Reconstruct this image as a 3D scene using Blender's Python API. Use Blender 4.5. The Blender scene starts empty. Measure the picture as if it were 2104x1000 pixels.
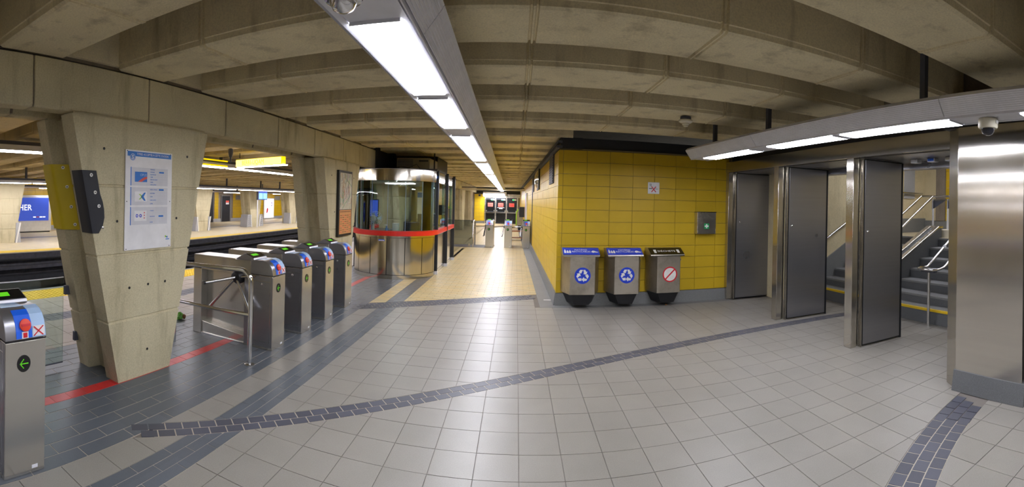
import bpy, bmesh, math, random
from mathutils import Matrix, Vector

random.seed(7)
SC = bpy.context.scene
COL = SC.collection
PI = math.pi

# ---------------------------------------------------------------- camera, world, exposure
cam_data = bpy.data.cameras.new('camera')
cam_data.type = 'PANO'
cam_data.panorama_type = 'CENTRAL_CYLINDRICAL'
F_PX, HORIZON = 918.0, 415.0
cam_data.central_cylindrical_range_u_min = -1052 / F_PX
cam_data.central_cylindrical_range_u_max = 1052 / F_PX
cam_data.central_cylindrical_range_v_min = (HORIZON - 1000) / F_PX
cam_data.central_cylindrical_range_v_max = HORIZON / F_PX
cam_data.central_cylindrical_radius = 1.0
cam_data.clip_start = 0.05
cam = bpy.data.objects.new('camera', cam_data)
COL.objects.link(cam)
YAW, ROLL = 0.010, -0.024
R = Matrix.Rotation(YAW, 3, 'Z') @ Matrix.Rotation(ROLL, 3, 'Y')
cx, cy, cz = R.col[0], R.col[2], -R.col[1]
cam.matrix_world = Matrix(((cx[0], cy[0], cz[0], 0), (cx[1], cy[1], cz[1], 0), (cx[2], cy[2], cz[2], 1.75), (0, 0, 0, 1)))
SC.camera = cam

world = bpy.data.worlds.new('world')
SC.world = world
world.use_nodes = True
world.node_tree.nodes['Background'].inputs[0].default_value = (0.9, 0.95, 1.0, 1)
world.node_tree.nodes['Background'].inputs[1].default_value = 0.25
SC.view_settings.view_transform = 'Standard'
SC.view_settings.look = 'None'
SC.view_settings.exposure = 1.0
SC.view_settings.gamma = 1.0
SC.view_settings.use_curve_mapping = False
LAMP = 17.0          # radiance of the strip-light diffusers
SC.cycles.max_bounces = 10
SC.cycles.diffuse_bounces = 6
SC.cycles.glossy_bounces = 5
SC.cycles.transparent_max_bounces = 12
SC.cycles.caustics_reflective = False
SC.cycles.caustics_refractive = False
SC.cycles.sample_clamp_indirect = 6.0


# ---------------------------------------------------------------- materials
def lin(c):
    if isinstance(c, str):
        c = [int(c[i:i + 2], 16) / 255 for i in (0, 2, 4)]
    return tuple(((x / 12.92) if x <= 0.04045 else ((x + 0.055) / 1.055) ** 2.4) for x in c)


def new_mat(name):
    m = bpy.data.materials.new(name)
    m.use_nodes = True
    nt = m.node_tree
    return m, nt, nt.nodes['Principled BSDF']


def node(nt, t, **kw):
    n = nt.nodes.new(t)
    for k, v in kw.items():
        setattr(n, k, v)
    return n


def ramp(nt, src, stops):
    r = node(nt, 'ShaderNodeValToRGB')
    el = r.color_ramp.elements
    while len(el) < len(stops):
        el.new(0.5)
    for e, (p, c) in zip(el, stops):
        e.position = p
        e.color = (*c, 1) if len(c) == 3 else c
    nt.links.new(src, r.inputs[0])
    return r.outputs[0]


def noise(nt, vec, scale, detail=4, rough=0.6):
    n = node(nt, 'ShaderNodeTexNoise')
    n.inputs['Scale'].default_value = scale
    n.inputs['Detail'].default_value = detail
    n.inputs['Roughness'].default_value = rough
    nt.links.new(vec, n.inputs['Vector'])
    return n.outputs[0]


def pos(nt, scale=None):
    g = node(nt, 'ShaderNodeNewGeometry')
    if scale is None:
        return g.outputs['Position']
    mp = node(nt, 'ShaderNodeVectorMath', operation='MULTIPLY')
    mp.inputs[1].default_value = scale
    nt.links.new(g.outputs['Position'], mp.inputs[0])
    return mp.outputs[0]


def cell_random(nt, size, offset=(0, 0, 0)):
    """one random value per grid cell of real size `size` (the pieces' own size)"""
    a = node(nt, 'ShaderNodeVectorMath', operation='SUBTRACT')
    a.inputs[1].default_value = offset
    nt.links.new(pos(nt), a.inputs[0])
    b = node(nt, 'ShaderNodeVectorMath', operation='DIVIDE')
    b.inputs[1].default_value = size
    nt.links.new(a.outputs[0], b.inputs[0])
    c = node(nt, 'ShaderNodeVectorMath', operation='FLOOR')
    nt.links.new(b.outputs[0], c.inputs[0])
    w = node(nt, 'ShaderNodeTexWhiteNoise', noise_dimensions='3D')
    nt.links.new(c.outputs[0], w.inputs['Vector'])
    return w.outputs['Value']


def obj_random(nt):
    return node(nt, 'ShaderNodeObjectInfo').outputs['Random']


def mixc(nt, fac, a, b, blend='MIX'):
    m = node(nt, 'ShaderNodeMix', data_type='RGBA', blend_type=blend)
    for inp, v in ((m.inputs[0], fac), (m.inputs[6], a), (m.inputs[7], b)):
        if hasattr(v, 'is_linked'):
            nt.links.new(v, inp)
        elif isinstance(v, (int, float)):
            inp.default_value = v
        else:
            inp.default_value = (*v, 1)
    return m.outputs[2]


def bump(nt, bsdf, h, strength=0.2, dist=0.01):
    b = node(nt, 'ShaderNodeBump')
    b.inputs['Strength'].default_value = strength
    b.inputs['Distance'].default_value = dist
    nt.links.new(h, b.inputs['Height'])
    nt.links.new(b.outputs[0], bsdf.inputs['Normal'])


def plain(name, color, rough=0.5, metal=0.0, vary=0.06, scale=6, spec=0.5):
    m, nt, b = new_mat(name)
    c = lin(color)
    n = noise(nt, pos(nt), scale)
    lo = tuple(x * (1 - vary) for x in c)
    hi = tuple(min(1, x * (1 + vary)) for x in c)
    nt.links.new(ramp(nt, n, [(0.3, lo), (0.7, hi)]), b.inputs['Base Color'])
    b.inputs['Roughness'].default_value = rough
    b.inputs['Metallic'].default_value = metal
    b.inputs['Specular IOR Level'].default_value = spec
    return m


def emit(name, color, strength):
    m, nt, b = new_mat(name)
    c = lin(color)
    b.inputs['Base Color'].default_value = (*c, 1)
    b.inputs['Emission Color'].default_value = (*c, 1)
    b.inputs['Emission Strength'].default_value = strength
    return m


def concrete(name, base, dark, stain=0.5):
    m, nt, b = new_mat(name)
    c0, c1 = lin(base), lin(dark)
    big = noise(nt, pos(nt), 1.1, 5, 0.62)
    mid = tuple(0.55 * a + 0.45 * d for a, d in zip(c0, c1))
    col = ramp(nt, big, [(0.34, mid), (0.52, c0), (0.72, tuple(min(1, x * 1.12) for x in c0))])
    fine = noise(nt, pos(nt), 75, 5, 0.72)
    col = mixc(nt, 0.5, col, ramp(nt, fine, [(0.3, tuple(x * 0.6 for x in c0)), (0.55, c0), (0.75, tuple(min(1, x * 1.15) for x in c0))]))
    # run-down streaks and blotches of their own
    st = noise(nt, pos(nt, (5, 5, 0.8)), 1.2, 4, 0.6)
    col = mixc(nt, ramp(nt, st, [(0.54, (0, 0, 0)), (0.74, (stain,) * 3)]), col, c1)
    # pores
    v = node(nt, 'ShaderNodeTexVoronoi')
    v.inputs['Scale'].default_value = 11
    nt.links.new(pos(nt), v.inputs['Vector'])
    col = mixc(nt, ramp(nt, v.outputs['Distance'], [(0.02, (0.55,) * 3), (0.045, (0, 0, 0))]), col, tuple(x * 0.45 for x in c1))
    nt.links.new(col, b.inputs['Base Color'])
    b.inputs['Roughness'].default_value = 0.85
    b.inputs['Specular IOR Level'].default_value = 0.25
    bump(nt, b, fine, 0.25, 0.004)
    return m


def steel(name, color, rough, brush=(1, 1, 30), dirt=0.0, metal=1.0, aniso=0.0):
    m, nt, b = new_mat(name)
    c = lin(color)
    g = noise(nt, pos(nt, brush), 1.0, 2, 0.5)
    col = ramp(nt, g, [(0.2, tuple(x * 0.965 for x in c)), (0.8, tuple(min(1, x * 1.03) for x in c))])
    if dirt:
        d = noise(nt, pos(nt), 4.5, 5, 0.7)
        col = mixc(nt, ramp(nt, d, [(0.45, (0, 0, 0)), (0.75, (dirt,) * 3)]), col, lin('6b5f4a'))
    nt.links.new(col, b.inputs['Base Color'])
    b.inputs['Metallic'].default_value = metal
    b.inputs['Roughness'].default_value = rough
    smear = noise(nt, pos(nt, (1.2, 1.2, 0.8)), 2.0, 3, 0.6)
    rr = node(nt, 'ShaderNodeMapRange')
    rr.inputs['From Min'].default_value = 0.3
    rr.inputs['From Max'].default_value = 0.7
    rr.inputs['To Min'].default_value = rough * 0.9
    rr.inputs['To Max'].default_value = rough * 1.15
    nt.links.new(smear, rr.inputs['Value'])
    nt.links.new(rr.outputs[0], b.inputs['Roughness'])
    if aniso:                                   # satin brushed finish, the grain round the vertical axis
        b.inputs['Anisotropic'].default_value = aniso
        tg = node(nt, 'ShaderNodeTangent', direction_type='RADIAL', axis='Z')
        nt.links.new(tg.outputs[0], b.inputs['Tangent'])
    return m


def tile_mat(name, color, rough, size=None, offset=(0, 0, 0), vary=0.12, speck=0.0, second=None, spec=0.5, wave=0.0):
    m, nt, b = new_mat(name)
    c = lin(color)
    r = obj_random(nt) if size is None else cell_random(nt, size, offset)
    lo = tuple(x * (1 - vary) for x in c)
    hi = tuple(min(1, x * (1 + vary)) for x in c)
    stops = [(0.0, lo), (1.0, hi)] if second is None else [(0.0, lo), (0.45, c), (0.7, lin(second)), (1.0, hi)]
    col = ramp(nt, r, stops)
    if speck:
        s = noise(nt, pos(nt), 160, 3, 0.7)
        col = mixc(nt, speck, col, ramp(nt, s, [(0.35, tuple(x * 0.55 for x in c)), (0.5, c), (0.68, tuple(min(1, x * 1.4) for x in c))]))
    d = noise(nt, pos(nt), 2.2, 4, 0.6)
    col = mixc(nt, 0.25, col, ramp(nt, d, [(0.3, tuple(x * 0.72 for x in c)), (0.7, tuple(min(1, x * 1.15) for x in c))]))
    nt.links.new(col, b.inputs['Base Color'])
    b.inputs['Roughness'].default_value = rough
    b.inputs['Specular IOR Level'].default_value = spec
    if wave:
        bump(nt, b, noise(nt, pos(nt), 9, 2, 0.5), wave, 0.01)
    return m


def glass_mat(name, tint, gloss=0.12):
    m = bpy.data.materials.new(name)
    m.use_nodes = True
    nt = m.node_tree
    nt.nodes.clear()
    out = node(nt, 'ShaderNodeOutputMaterial')
    tr = node(nt, 'ShaderNodeBsdfTransparent')
    tr.inputs[0].default_value = (*tint, 1)
    gl = node(nt, 'ShaderNodeBsdfGlossy')
    gl.inputs['Roughness'].default_value = 0.02
    gl.inputs[0].default_value = (0.9, 1, 0.97, 1)
    fr = node(nt, 'ShaderNodeFresnel')
    fr.inputs[0].default_value = 1.5
    mx = node(nt, 'ShaderNodeMixShader')
    nt.links.new(fr.outputs[0], mx.inputs[0])
    nt.links.new(tr.outputs[0], mx.inputs[1])
    nt.links.new(gl.outputs[0], mx.inputs[2])
    nt.links.new(mx.outputs[0], out.inputs[0])
    return m


TX, TY = 0.2925, 0.299
GX0, GY0 = -0.528, 3.395
M = {}
M['concrete'] = concrete('board_concrete', 'ccc3a2', '7c7053')
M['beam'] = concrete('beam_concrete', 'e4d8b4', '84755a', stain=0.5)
M['beam_track'] = concrete('beam_concrete_warm_lit', 'd6c49a', '8d7a58', stain=0.4)  # same beams over the tracks, warm lamplight put into the colour
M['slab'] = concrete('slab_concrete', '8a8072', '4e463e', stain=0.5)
M['stucco'] = concrete('stucco', 'd6c9a4', '8d7e62', stain=0.3)
M['granite'] = tile_mat('granite', '7c7d7c', 0.5, vary=0.08, speck=0.8)
M['granite_dark'] = tile_mat('granite_dark', '5d5f60', 0.55, vary=0.08, speck=0.8)
M['granite_pale'] = tile_mat('granite_pale', 'a9abae', 0.3, vary=0.06, speck=0.5)
M['grout'] = plain('grout', '77716a', 0.9)
M['grout_light'] = plain('grout_light', 'b5ab9a', 0.9)
M['grout_yellow'] = plain('grout_yellow', '8f8568', 0.9)
M['floor_tile'] = tile_mat('floor_tile', '8c8880', 0.38, (TX, TY, 50), (GX0, GY0, -9), 0.055, 0.35, wave=0.03)
M['platform_tile'] = tile_mat('platform_tile', '9c9182', 0.4, (0.3, 0.3, 50), (0, 0, -9), 0.06, 0.3)
M['slate'] = tile_mat('slate_tile', '5a6067', 0.34, (0.12667, 0.31, 50), (-4.30, 0, -9), 0.12, 0.2, wave=0.1)
M['mosaic'] = tile_mat('mosaic_tile', '4c4e58', 0.45, None, vary=0.22, speck=0.2)
M['red_tile'] = tile_mat('red_tile', 'c4302e', 0.35, None, vary=0.1)
M['paver'] = tile_mat('beige_paver', 'bfae85', 0.4, (0.25, 0.1, 50), (0, 8, -9), 0.13, 0.25, second='c9ad6c', wave=0.05)
M['paver_far'] = tile_mat('beige_paver_far', 'c4b797', 0.45, (0.25, 0.1, 50), (0, 8, -9), 0.10, 0.25, second='c9b88c')
M['yellow_tile'] = tile_mat('yellow_tile', 'cfad27', 0.42, None, vary=0.05, speck=0.12, wave=0.04, spec=0.3)
M['yellow_far'] = tile_mat('yellow_tile_far', 'cba81c', 0.3, (0.41, 0.41, 0.206), (0, 0, 0), vary=0.06)
M['tactile'] = plain('tactile_yellow', 'd8b416', 0.6)
M['navy'] = plain('navy_paint', '1d2027', 0.5)
M['black'] = plain('black_paint', '191a1d', 0.4)
M['blackgloss'] = plain('black_gloss', '111214', 0.15)
M['trench'] = plain('trench_black', '24262b', 0.8, vary=0.3)
M['trench_pale'] = plain('trench_concrete', '44444a', 0.8, vary=0.3)
M['rail'] = plain('rail_steel', '5a534e', 0.4, 0.9)
M['steel'] = steel('brushed_steel', 'c8c3b8', 0.26, metal=0.95)
M['steel_col'] = steel('brushed_steel_column', 'c2bdb3', 0.17, metal=0.95, aniso=0.95)
M['steel_bin'] = steel('worn_steel', 'bab3a5', 0.32, (8, 8, 1), 0.4, metal=0.9)
M['steel_dark'] = steel('dark_door_steel', '98989c', 0.3, metal=0.85, aniso=0.8)
M['steel_booth'] = steel('booth_steel', 'c4beb0', 0.13, (8, 8, 1))
M['steel_gate'] = steel('gate_steel', 'bfbcb4', 0.22, metal=0.85)
M['steel_gate_dark'] = steel('gate_side_steel', '96969a', 0.3, metal=0.8)
M['chrome'] = steel('polished_tube', 'd4d4d4', 0.14)
M['alu'] = plain('fixture_aluminium', 'dcdde4', 0.4)
M['alu_dark'] = plain('fixture_gap', '4c4f5b', 0.6)
M['white'] = plain('white_enamel', 'e6e6e0', 0.35)
M['offwhite'] = plain('offwhite_plastic', 'd8d2bd', 0.45)
M['paper'] = plain('sign_white', 'e9e9ea', 0.4)
M['sign_grey'] = plain('sign_grey', 'd2d3d8', 0.4)
M['blue'] = plain('sign_blue', '1c74cc', 0.4)
M['bin_blue'] = plain('bin_blue', '1b3fc4', 0.35)
M['gate_blue'] = plain('gate_blue', '1e63e0', 0.35)
M['pale_blue'] = plain('pale_blue', 'a9c6e6', 0.35)
M['red'] = plain('sign_red', 'cf1f2c', 0.4)
M['band_red'] = plain('band_red', 'd3261d', 0.35)
M['orange_red'] = plain('orange_red', 'e4442c', 0.45)
M['salmon'] = plain('salmon', 'dd5a4c', 0.5)
M['lime'] = plain('lime', '9ccc2c', 0.5)
M['green'] = plain('safety_green', '0c9a55', 0.4)
M['rub_yellow'] = plain('yellow_rubber', 'cbb40e', 0.5, vary=0.05)
M['rub_black'] = plain('black_rubber', '20232b', 0.55, vary=0.15)
M['violet'] = plain('map_violet', '8878b8', 0.5)
M['map_orange'] = plain('schedule_orange', 'd69a62', 0.55)
M['map_white'] = plain('map_paper', 'c9c4b2', 0.5, vary=0.12, scale=14)
M['brown'] = plain('bench_wood', '84502c', 0.5, vary=0.25, scale=20)
M['bag_green'] = plain('bag_green', '63a63a', 0.4, vary=0.4, scale=40)
M['bag_brown'] = plain('bag_brown', '8a5a36', 0.5, vary=0.3, scale=40)
M['fan_white'] = plain('fan_white', 'dfe3e2', 0.4)
M['ac'] = plain('ac_beige', '8d8672', 0.6)
M['lens'] = plain('camera_dome', '23232a', 0.06)
M['glass'] = glass_mat('clear_glass', (0.86, 0.93, 0.9))
M['glass_dark'] = glass_mat('smoked_glass', (0.62, 0.66, 0.68))
M['diffuser'] = emit('light_diffuser', 'f3f4ff', LAMP)
M['diffuser_far'] = emit('platform_light_diffuser', 'faf6ff', LAMP * 0.9)
M['lit_yellow'] = emit('lit_sign_yellow', 'fff49a', 0.62)
M['lit_yellow_edge'] = emit('lit_sign_edge', 'f0d400', 0.5)
M['lit_green'] = emit('led_green', '62d020', 0.24)
M['lit_green_dim'] = emit('led_green_dim', '2f9a22', 0.8)
M['lit_teal'] = emit('exit_light_green', '14e07c', 0.6)
M['lit_blue'] = emit('screen_blue', '2f48a8', 0.45)
M['lit_cyan'] = emit('screen_cyan', '6fc0f0', 0.6)
M['lit_white'] = emit('lit_poster', 'f2f0f4', 0.55)
M['lit_text'] = emit('lit_lettering', 'ffffff', 0.7)


# ---------------------------------------------------------------- mesh helpers
class MB:
    def __init__(self):
        self.v, self.f = [], []
        self.m = None

    def add(self, vs, fs):
        n = len(self.v)
        if self.m is not None:
            vs = [tuple(self.m @ Vector(p)) for p in vs]
        self.v += [tuple(p) for p in vs]
        self.f += [tuple(i + n for i in f) for f in fs]
        return self

    def box(self, x0, y0, z0, x1, y1, z1):
        if x0 > x1: x0, x1 = x1, x0
        if y0 > y1: y0, y1 = y1, y0
        if z0 > z1: z0, z1 = z1, z0
        v = [(x0, y0, z0), (x1, y0, z0), (x1, y1, z0), (x0, y1, z0), (x0, y0, z1), (x1, y0, z1), (x1, y1, z1), (x0, y1, z1)]
        return self.add(v, [(3, 2, 1, 0), (4, 5, 6, 7), (0, 1, 5, 4), (1, 2, 6, 5), (2, 3, 7, 6), (3, 0, 4, 7)])

    def prism(self, poly, a0, a1, axis='z'):
        """poly in the two other axes (x,y / x,z / y,z), extruded along axis"""
        if axis == 'z':
            P = lambda p, a: (p[0], p[1], a)
        elif axis == 'y':
            P = lambda p, a: (p[0], a, p[1])
        else:
            P = lambda p, a: (a, p[0], p[1])
        area = sum(p[0] * q[1] - q[0] * p[1] for p, q in zip(poly, poly[1:] + poly[:1]))
        if (area < 0) != (axis == 'y'):
            poly = poly[::-1]
        if a0 > a1: a0, a1 = a1, a0
        n = len(poly)
        v = [P(p, a0) for p in poly] + [P(p, a1) for p in poly]
        f = [tuple(range(n))[::-1], tuple(range(n, 2 * n))]
        f += [(i, (i + 1) % n, n + (i + 1) % n, n + i) for i in range(n)]
        return self.add(v, f)

    def loft(self, rings, caps=True, closed=True):
        n = len(rings[0])
        v = [p for r in rings for p in r]
        f = []
        for k in range(len(rings) - 1):
            for i in range(n if closed else n - 1):
                j = (i + 1) % n
                f.append((k * n + i, k * n + j, (k + 1) * n + j, (k + 1) * n + i))
        if caps:
            f.append(tuple(range(n))[::-1])
            f.append(tuple(range((len(rings) - 1) * n, len(rings) * n)))
        return self.add(v, f)

    def tube(self, pts, r, n=10):
        pts = [Vector(p) for p in pts]
        rings = []
        up = None
        for i, p in enumerate(pts):
            if i == 0: t = pts[1] - p
            elif i == len(pts) - 1: t = p - pts[i - 1]
            else: t = (pts[i + 1] - p).normalized() + (p - pts[i - 1]).normalized()
            t.normalize()
            if up is None:
                up = Vector((0, 0, 1)) if abs(t.z) < 0.9 else Vector((1, 0, 0))
            a = t.cross(up).normalized()
            up = a.cross(t).normalized()
            rad = r[i] if isinstance(r, (list, tuple)) else r
            rings.append([tuple(p + (a * math.cos(2 * PI * k / n) + up * math.sin(2 * PI * k / n)) * rad) for k in range(n)])
        return self.loft(rings)

    def lathe(self, prof, c=(0, 0, 0), n=20):
        rings = [[(c[0] + max(r, 1e-4) * math.cos(2 * PI * k / n), c[1] + max(r, 1e-4) * math.sin(2 * PI * k / n), c[2] + z) for k in range(n)] for r, z in prof]
        return self.loft(rings)

    def disc(self, c, r, w=0.004, n=20, r_in=0.0, sx=1.0):
        """flat disc in the local x,y plane, thickness along z"""
        if r_in:
            v, f = [], []
            for z in (0, w):
                for q in (r_in, r):
                    v += [(c[0] + q * sx * math.cos(2 * PI * k / n), c[1] + q * math.sin(2 * PI * k / n), c[2] + z) for k in range(n)]
            for k in range(n):
                j = (k + 1) % n
                f += [(k, n + k, n + j, j)[::-1], (2 * n + k, 3 * n + k, 3 * n + j, 2 * n + j), (n + k, 3 * n + k, 3 * n + j, n + j)[::-1], (k, j, 2 * n + j, 2 * n + k)[::-1]]
            return self.add(v, f)
        return self.prism([(c[0] + r * sx * math.cos(2 * PI * k / n), c[1] + r * math.sin(2 * PI * k / n)) for k in range(n)], c[2], c[2] + w)

    def mesh(self, name, mat, smooth=True):
        me = bpy.data.meshes.new(name)
        me.from_pydata(self.v, [], self.f)
        me.materials.append(M[mat] if isinstance(mat, str) else mat)
        if smooth:
            me.shade_smooth()
            me.set_sharp_from_angle(angle=math.radians(38))
        me.update()
        return me

    def build(self, name, mat, parent=None, bevel=0.0, smooth=True, loc=None):
        o = bpy.data.objects.new(name, self.mesh(name, mat, smooth))
        COL.objects.link(o)
        if parent is not None:
            o.parent = parent
        if loc is not None:
            o.location = loc
        if bevel:
            b = o.modifiers.new('bevel', 'BEVEL')
            b.width = bevel
            b.segments = 2
            b.limit_method = 'ANGLE'
            b.angle_limit = math.radians(40)
        return o


def frame(origin, right, up):
    r, u = Vector(right), Vector(up)
    n = r.cross(u)
    return Matrix(((r.x, u.x, n.x, origin[0]), (r.y, u.y, n.y, origin[1]), (r.z, u.z, n.z, origin[2]), (0, 0, 0, 1)))


def on_x(x, y, z):          # a surface that faces +x (seen from the hall: left-hand walls)
    return frame((x, y, z), (0, 1, 0), (0, 0, 1))


def on_y(x, y, z):          # a surface that faces -y
    return frame((x, y, z), (1, 0, 0), (0, 0, 1))


def mbf(mat4):
    b = MB()
    b.m = mat4
    return b


def text(name, body, mat4, size, mat, parent=None, align='LEFT', ext=0.0008, sx=1.0):
    cu = bpy.data.curves.new(name, 'FONT')
    cu.body = body
    cu.size = size
    cu.extrude = ext
    cu.align_x = align
    cu.resolution_u = 2
    fo = bpy.data.objects.new(name, cu)
    me = bpy.data.meshes.new_from_object(fo)
    bpy.data.objects.remove(fo)
    me.materials.clear()
    me.materials.append(M[mat])
    o = bpy.data.objects.new(name, me)
    COL.objects.link(o)
    if parent is not None:
        o.parent = parent
        mat4 = parent.matrix_basis.inverted() @ mat4
    o.matrix_basis = mat4 @ Matrix.Diagonal((sx, 1, 1, 1))
    return o


def tag(o, label=None, cat=None, group=None, kind=None):
    if label: o['label'] = label
    if cat: o['category'] = cat
    if group: o['group'] = group
    if kind: o['kind'] = kind
    return o


def thing(name, label, cat, loc=(0, 0, 0), rz=0.0, group=None):
    o = bpy.data.objects.new(name, None)
    o.empty_display_size = 0.1
    COL.objects.link(o)
    o.location = loc
    o.rotation_euler = (0, 0, rz)
    return tag(o, label, cat, group)


def struct(name, loc=(0, 0, 0)):
    o = bpy.data.objects.new(name, None)
    COL.objects.link(o)
    o.location = loc
    o['kind'] = 'structure'
    return o


def copy_tree(o, parent=None):
    c = o.copy()
    COL.objects.link(c)
    if parent is not None:
        c.parent = parent
    for ch in o.children:
        copy_tree(ch, c)
    return c


def place(me, name, loc, parent, rz=0.0, rx=0.0):
    o = bpy.data.objects.new(name, me)
    COL.objects.link(o)
    o.parent = parent
    o.location = loc
    if rz or rx:
        o.rotation_euler = (rx, 0, rz)
    return o


# ================================================================ SETTING
# ---------------------------------------------------------------- floor
floor = tag(MB().box(-4.2, -5, -0.3, 6.2, 36.2, -0.006).build('floor', 'grout', smooth=False), kind='structure')
CX, CY = 4.29, -2.80                        # centre of the inlaid floor circles
BANDS = [(4.885, 5.19, 3), (8.285, 8.475, 2), (11.575, 11.955, 4)]


def clip(poly, nx, ny, d):
    """keep the side nx*x + ny*y <= d"""
    out = []
    for p, q in zip(poly, poly[1:] + poly[:1]):
        a, b = nx * p[0] + ny * p[1] - d, nx * q[0] + ny * q[1] - d
        if a <= 0: out.append(p)
        if (a < 0 < b) or (b < 0 < a):
            t = a / (a - b)
            out.append((p[0] + t * (q[0] - p[0]), p[1] + t * (q[1] - p[1])))
    return out


def area(p):
    return abs(sum(a[0] * b[1] - b[0] * a[1] for a, b in zip(p, p[1:] + p[:1]))) / 2


def cut(x0, y0, x1, y1, gap=0.0025, bands=BANDS, rmin=0.0, rmax=99.0):
    """the rectangle less the inlaid arcs"""
    rect = [(x0 + gap, y0 + gap), (x1 - gap, y0 + gap), (x1 - gap, y1 - gap), (x0 + gap, y1 - gap)]
    mx, my = (x0 + x1) / 2 - CX, (y0 + y1) / 2 - CY
    rc = math.hypot(mx, my)
    nx, ny = mx / rc, my / rc
    ds = [nx * (p[0] - CX) + ny * (p[1] - CY) for p in rect]
    lo = [rmin] + [b[1] for b in bands]
    hi = [b[0] for b in bands] + [rmax]
    res = []
    for a, b in zip(lo, hi):
        a, b = max(a, rmin), min(b, rmax)
        if a >= b or max(ds) <= a or min(ds) >= b:
            continue
        p = rect
        if max(ds) > b: p = clip(p, nx, ny, nx * CX + ny * CY + b - gap)
        if p and min(ds) < a: p = clip(p, -nx, -ny, -(nx * CX + ny * CY + a + gap))
        if len(p) > 2 and area(p) > 2e-4:
            res.append((p, p is rect))
    return res


def px_size(x, y):
    """how large a piece of floor shows, for choosing which pieces to build one by one"""
    d = math.hypot(x, y)
    th = math.atan2(x, y)
    if abs(th) > 1.2 or y < -0.4: return 0
    return 1 / max(d * d, 0.4)


def lay(name, mat, pieces, parent, limit=300, z0=-0.006, z1=0.0):
    """pieces: polygons; the largest in view become parts, the rest one joined part"""
    pieces = [(px_size(sum(q[0] for q in p) / len(p), sum(q[1] for q in p) / len(p)) * area(p), p, full) for p, full in pieces]
    pieces.sort(key=lambda t: -t[0])
    shared = {}
    rest = MB()
    for k, (s, p, full) in enumerate(pieces):
        if k < limit and s > 0:
            ox, oy = p[0]
            loc = [(q[0] - ox, q[1] - oy) for q in p]
            key = tuple(round(c, 4) for q in loc for c in q) if full else None
            if key is None or key not in shared:
                me = MB().prism(loc, z0, z1).mesh(name, mat, smooth=False)
                if key is not None: shared[key] = me
            else:
                me = shared[key]
            dz = random.uniform(-0.0006, 0.0006)
            place(me, name, (ox, oy, dz), parent)
        elif p:
            rest.prism(p, z0, z1)
    if rest.v:
        tag(rest.build(name + '_field', mat, parent, smooth=False), kind='stuff')


XS0, XS1, XG1, XB1 = -4.30, -2.40, -2.15, -1.88       # slate zone, grey strip, dark band
def shift(y):                                           # the strips drift a little along the hall
    return -0.012 * max(0, y - 2)

# grey porcelain tiles of the hall
pcs = []
for i in range(-7, 24):
    for j in range(-20, 40):
        x0, y1 = GX0 + i * TX, GY0 - j * TY
        x1, y0 = x0 + TX, y1 - TY
        if y1 < -4.5: continue
        x0c = max(x0, XB1)
        if x0c >= x1 - 0.01 or x0 > 5.57: continue
        x1c = min(x1, 5.57)
        y1c = min(y1, 7.45 if x1 > 0.45 else 99)
        if y1c - y0 < 0.02: continue
        pcs += cut(x0c, y0, x1c, y1c, rmax=11.575) if x1c > XB1 else []
pcs = [(p, f) for p, f in pcs if not (min(q[0] for q in p) > 0.45 and max(q[1] for q in p) > 7.452)]
lay('floor_tile', 'floor_tile', pcs, floor)
# grey strip between the dark bands
pcs = []
for j in range(-6, 26):
    pcs += cut(XS1, j * 0.3, XG1, j * 0.3 + 0.3, rmax=11.575)
lay('strip_tile', 'floor_tile', pcs, floor)
pcs = []
for j in range(60, 110):
    pcs += cut(XS1, j * 0.1, XG1, j * 0.1 + 0.1, rmin=11.955)
lay('strip_paver', 'paver', pcs, floor)
# slate boards
pcs = []
rows = 15
w = (XS1 - XS0) / rows
for r in range(rows):
    if r == 8: continue                                # the red line runs here
    off = (r * 0.37) % 1 * 0.41
    for j in range(-11, 26):
        y0 = j * 0.41 + off
        if y0 > 10.2: continue
        pcs += [(p, f) for p, f in cut(XS0 + r * w, y0, XS0 + r * w + w, y0 + 0.41, 0.0036, bands=[])]
for r in range(3):
    ww = (XB1 - XG1) / 3
    off = (r * 0.41) % 1 * 0.31
    for j in range(-14, 52):
        y0 = j * 0.31 + off
        if y0 > 9.9 and r < 2: continue
        pcs += cut(XG1 + r * ww, y0, XG1 + r * ww + ww, y0 + 0.31, 0.0028)
lay('slate_tile', 'slate', pcs, floor)
pcs = []
for j in range(-20, 60):
    y0 = j * 0.16
    pcs += cut(XS0 + 8 * w, y0, XS0 + 9 * w, y0 + 0.16, 0.002, bands=[])
lay('red_tile', 'red_tile', pcs, floor, limit=120)
for x0, x1, ya, yb in ((XS0, XS1, -4.4, 10.4), (XG1, XB1, -4.4, 9.9)):
    MB().box(x0, ya, -0.0062, x1, yb, -0.0025).build('grout_bed', 'grout_light', floor, smooth=False)
for (ra, rb, n), (a0, a1) in zip(BANDS, ((1.80, 2.33), (1.425, 2.49), (1.99, 2.17))):
    N = 60
    A = [a0 + (a1 - a0) * k / N for k in range(N + 1)]
    b = MB()
    b.loft([[(CX + r * math.cos(a), CY + r * math.sin(a), z) for r, z in ((ra, -0.0062), (rb, -0.0062), (rb, -0.0022), (ra, -0.0022))] for a in A])
    b.build('grout_bed', 'grout_light', floor, smooth=False)
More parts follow.
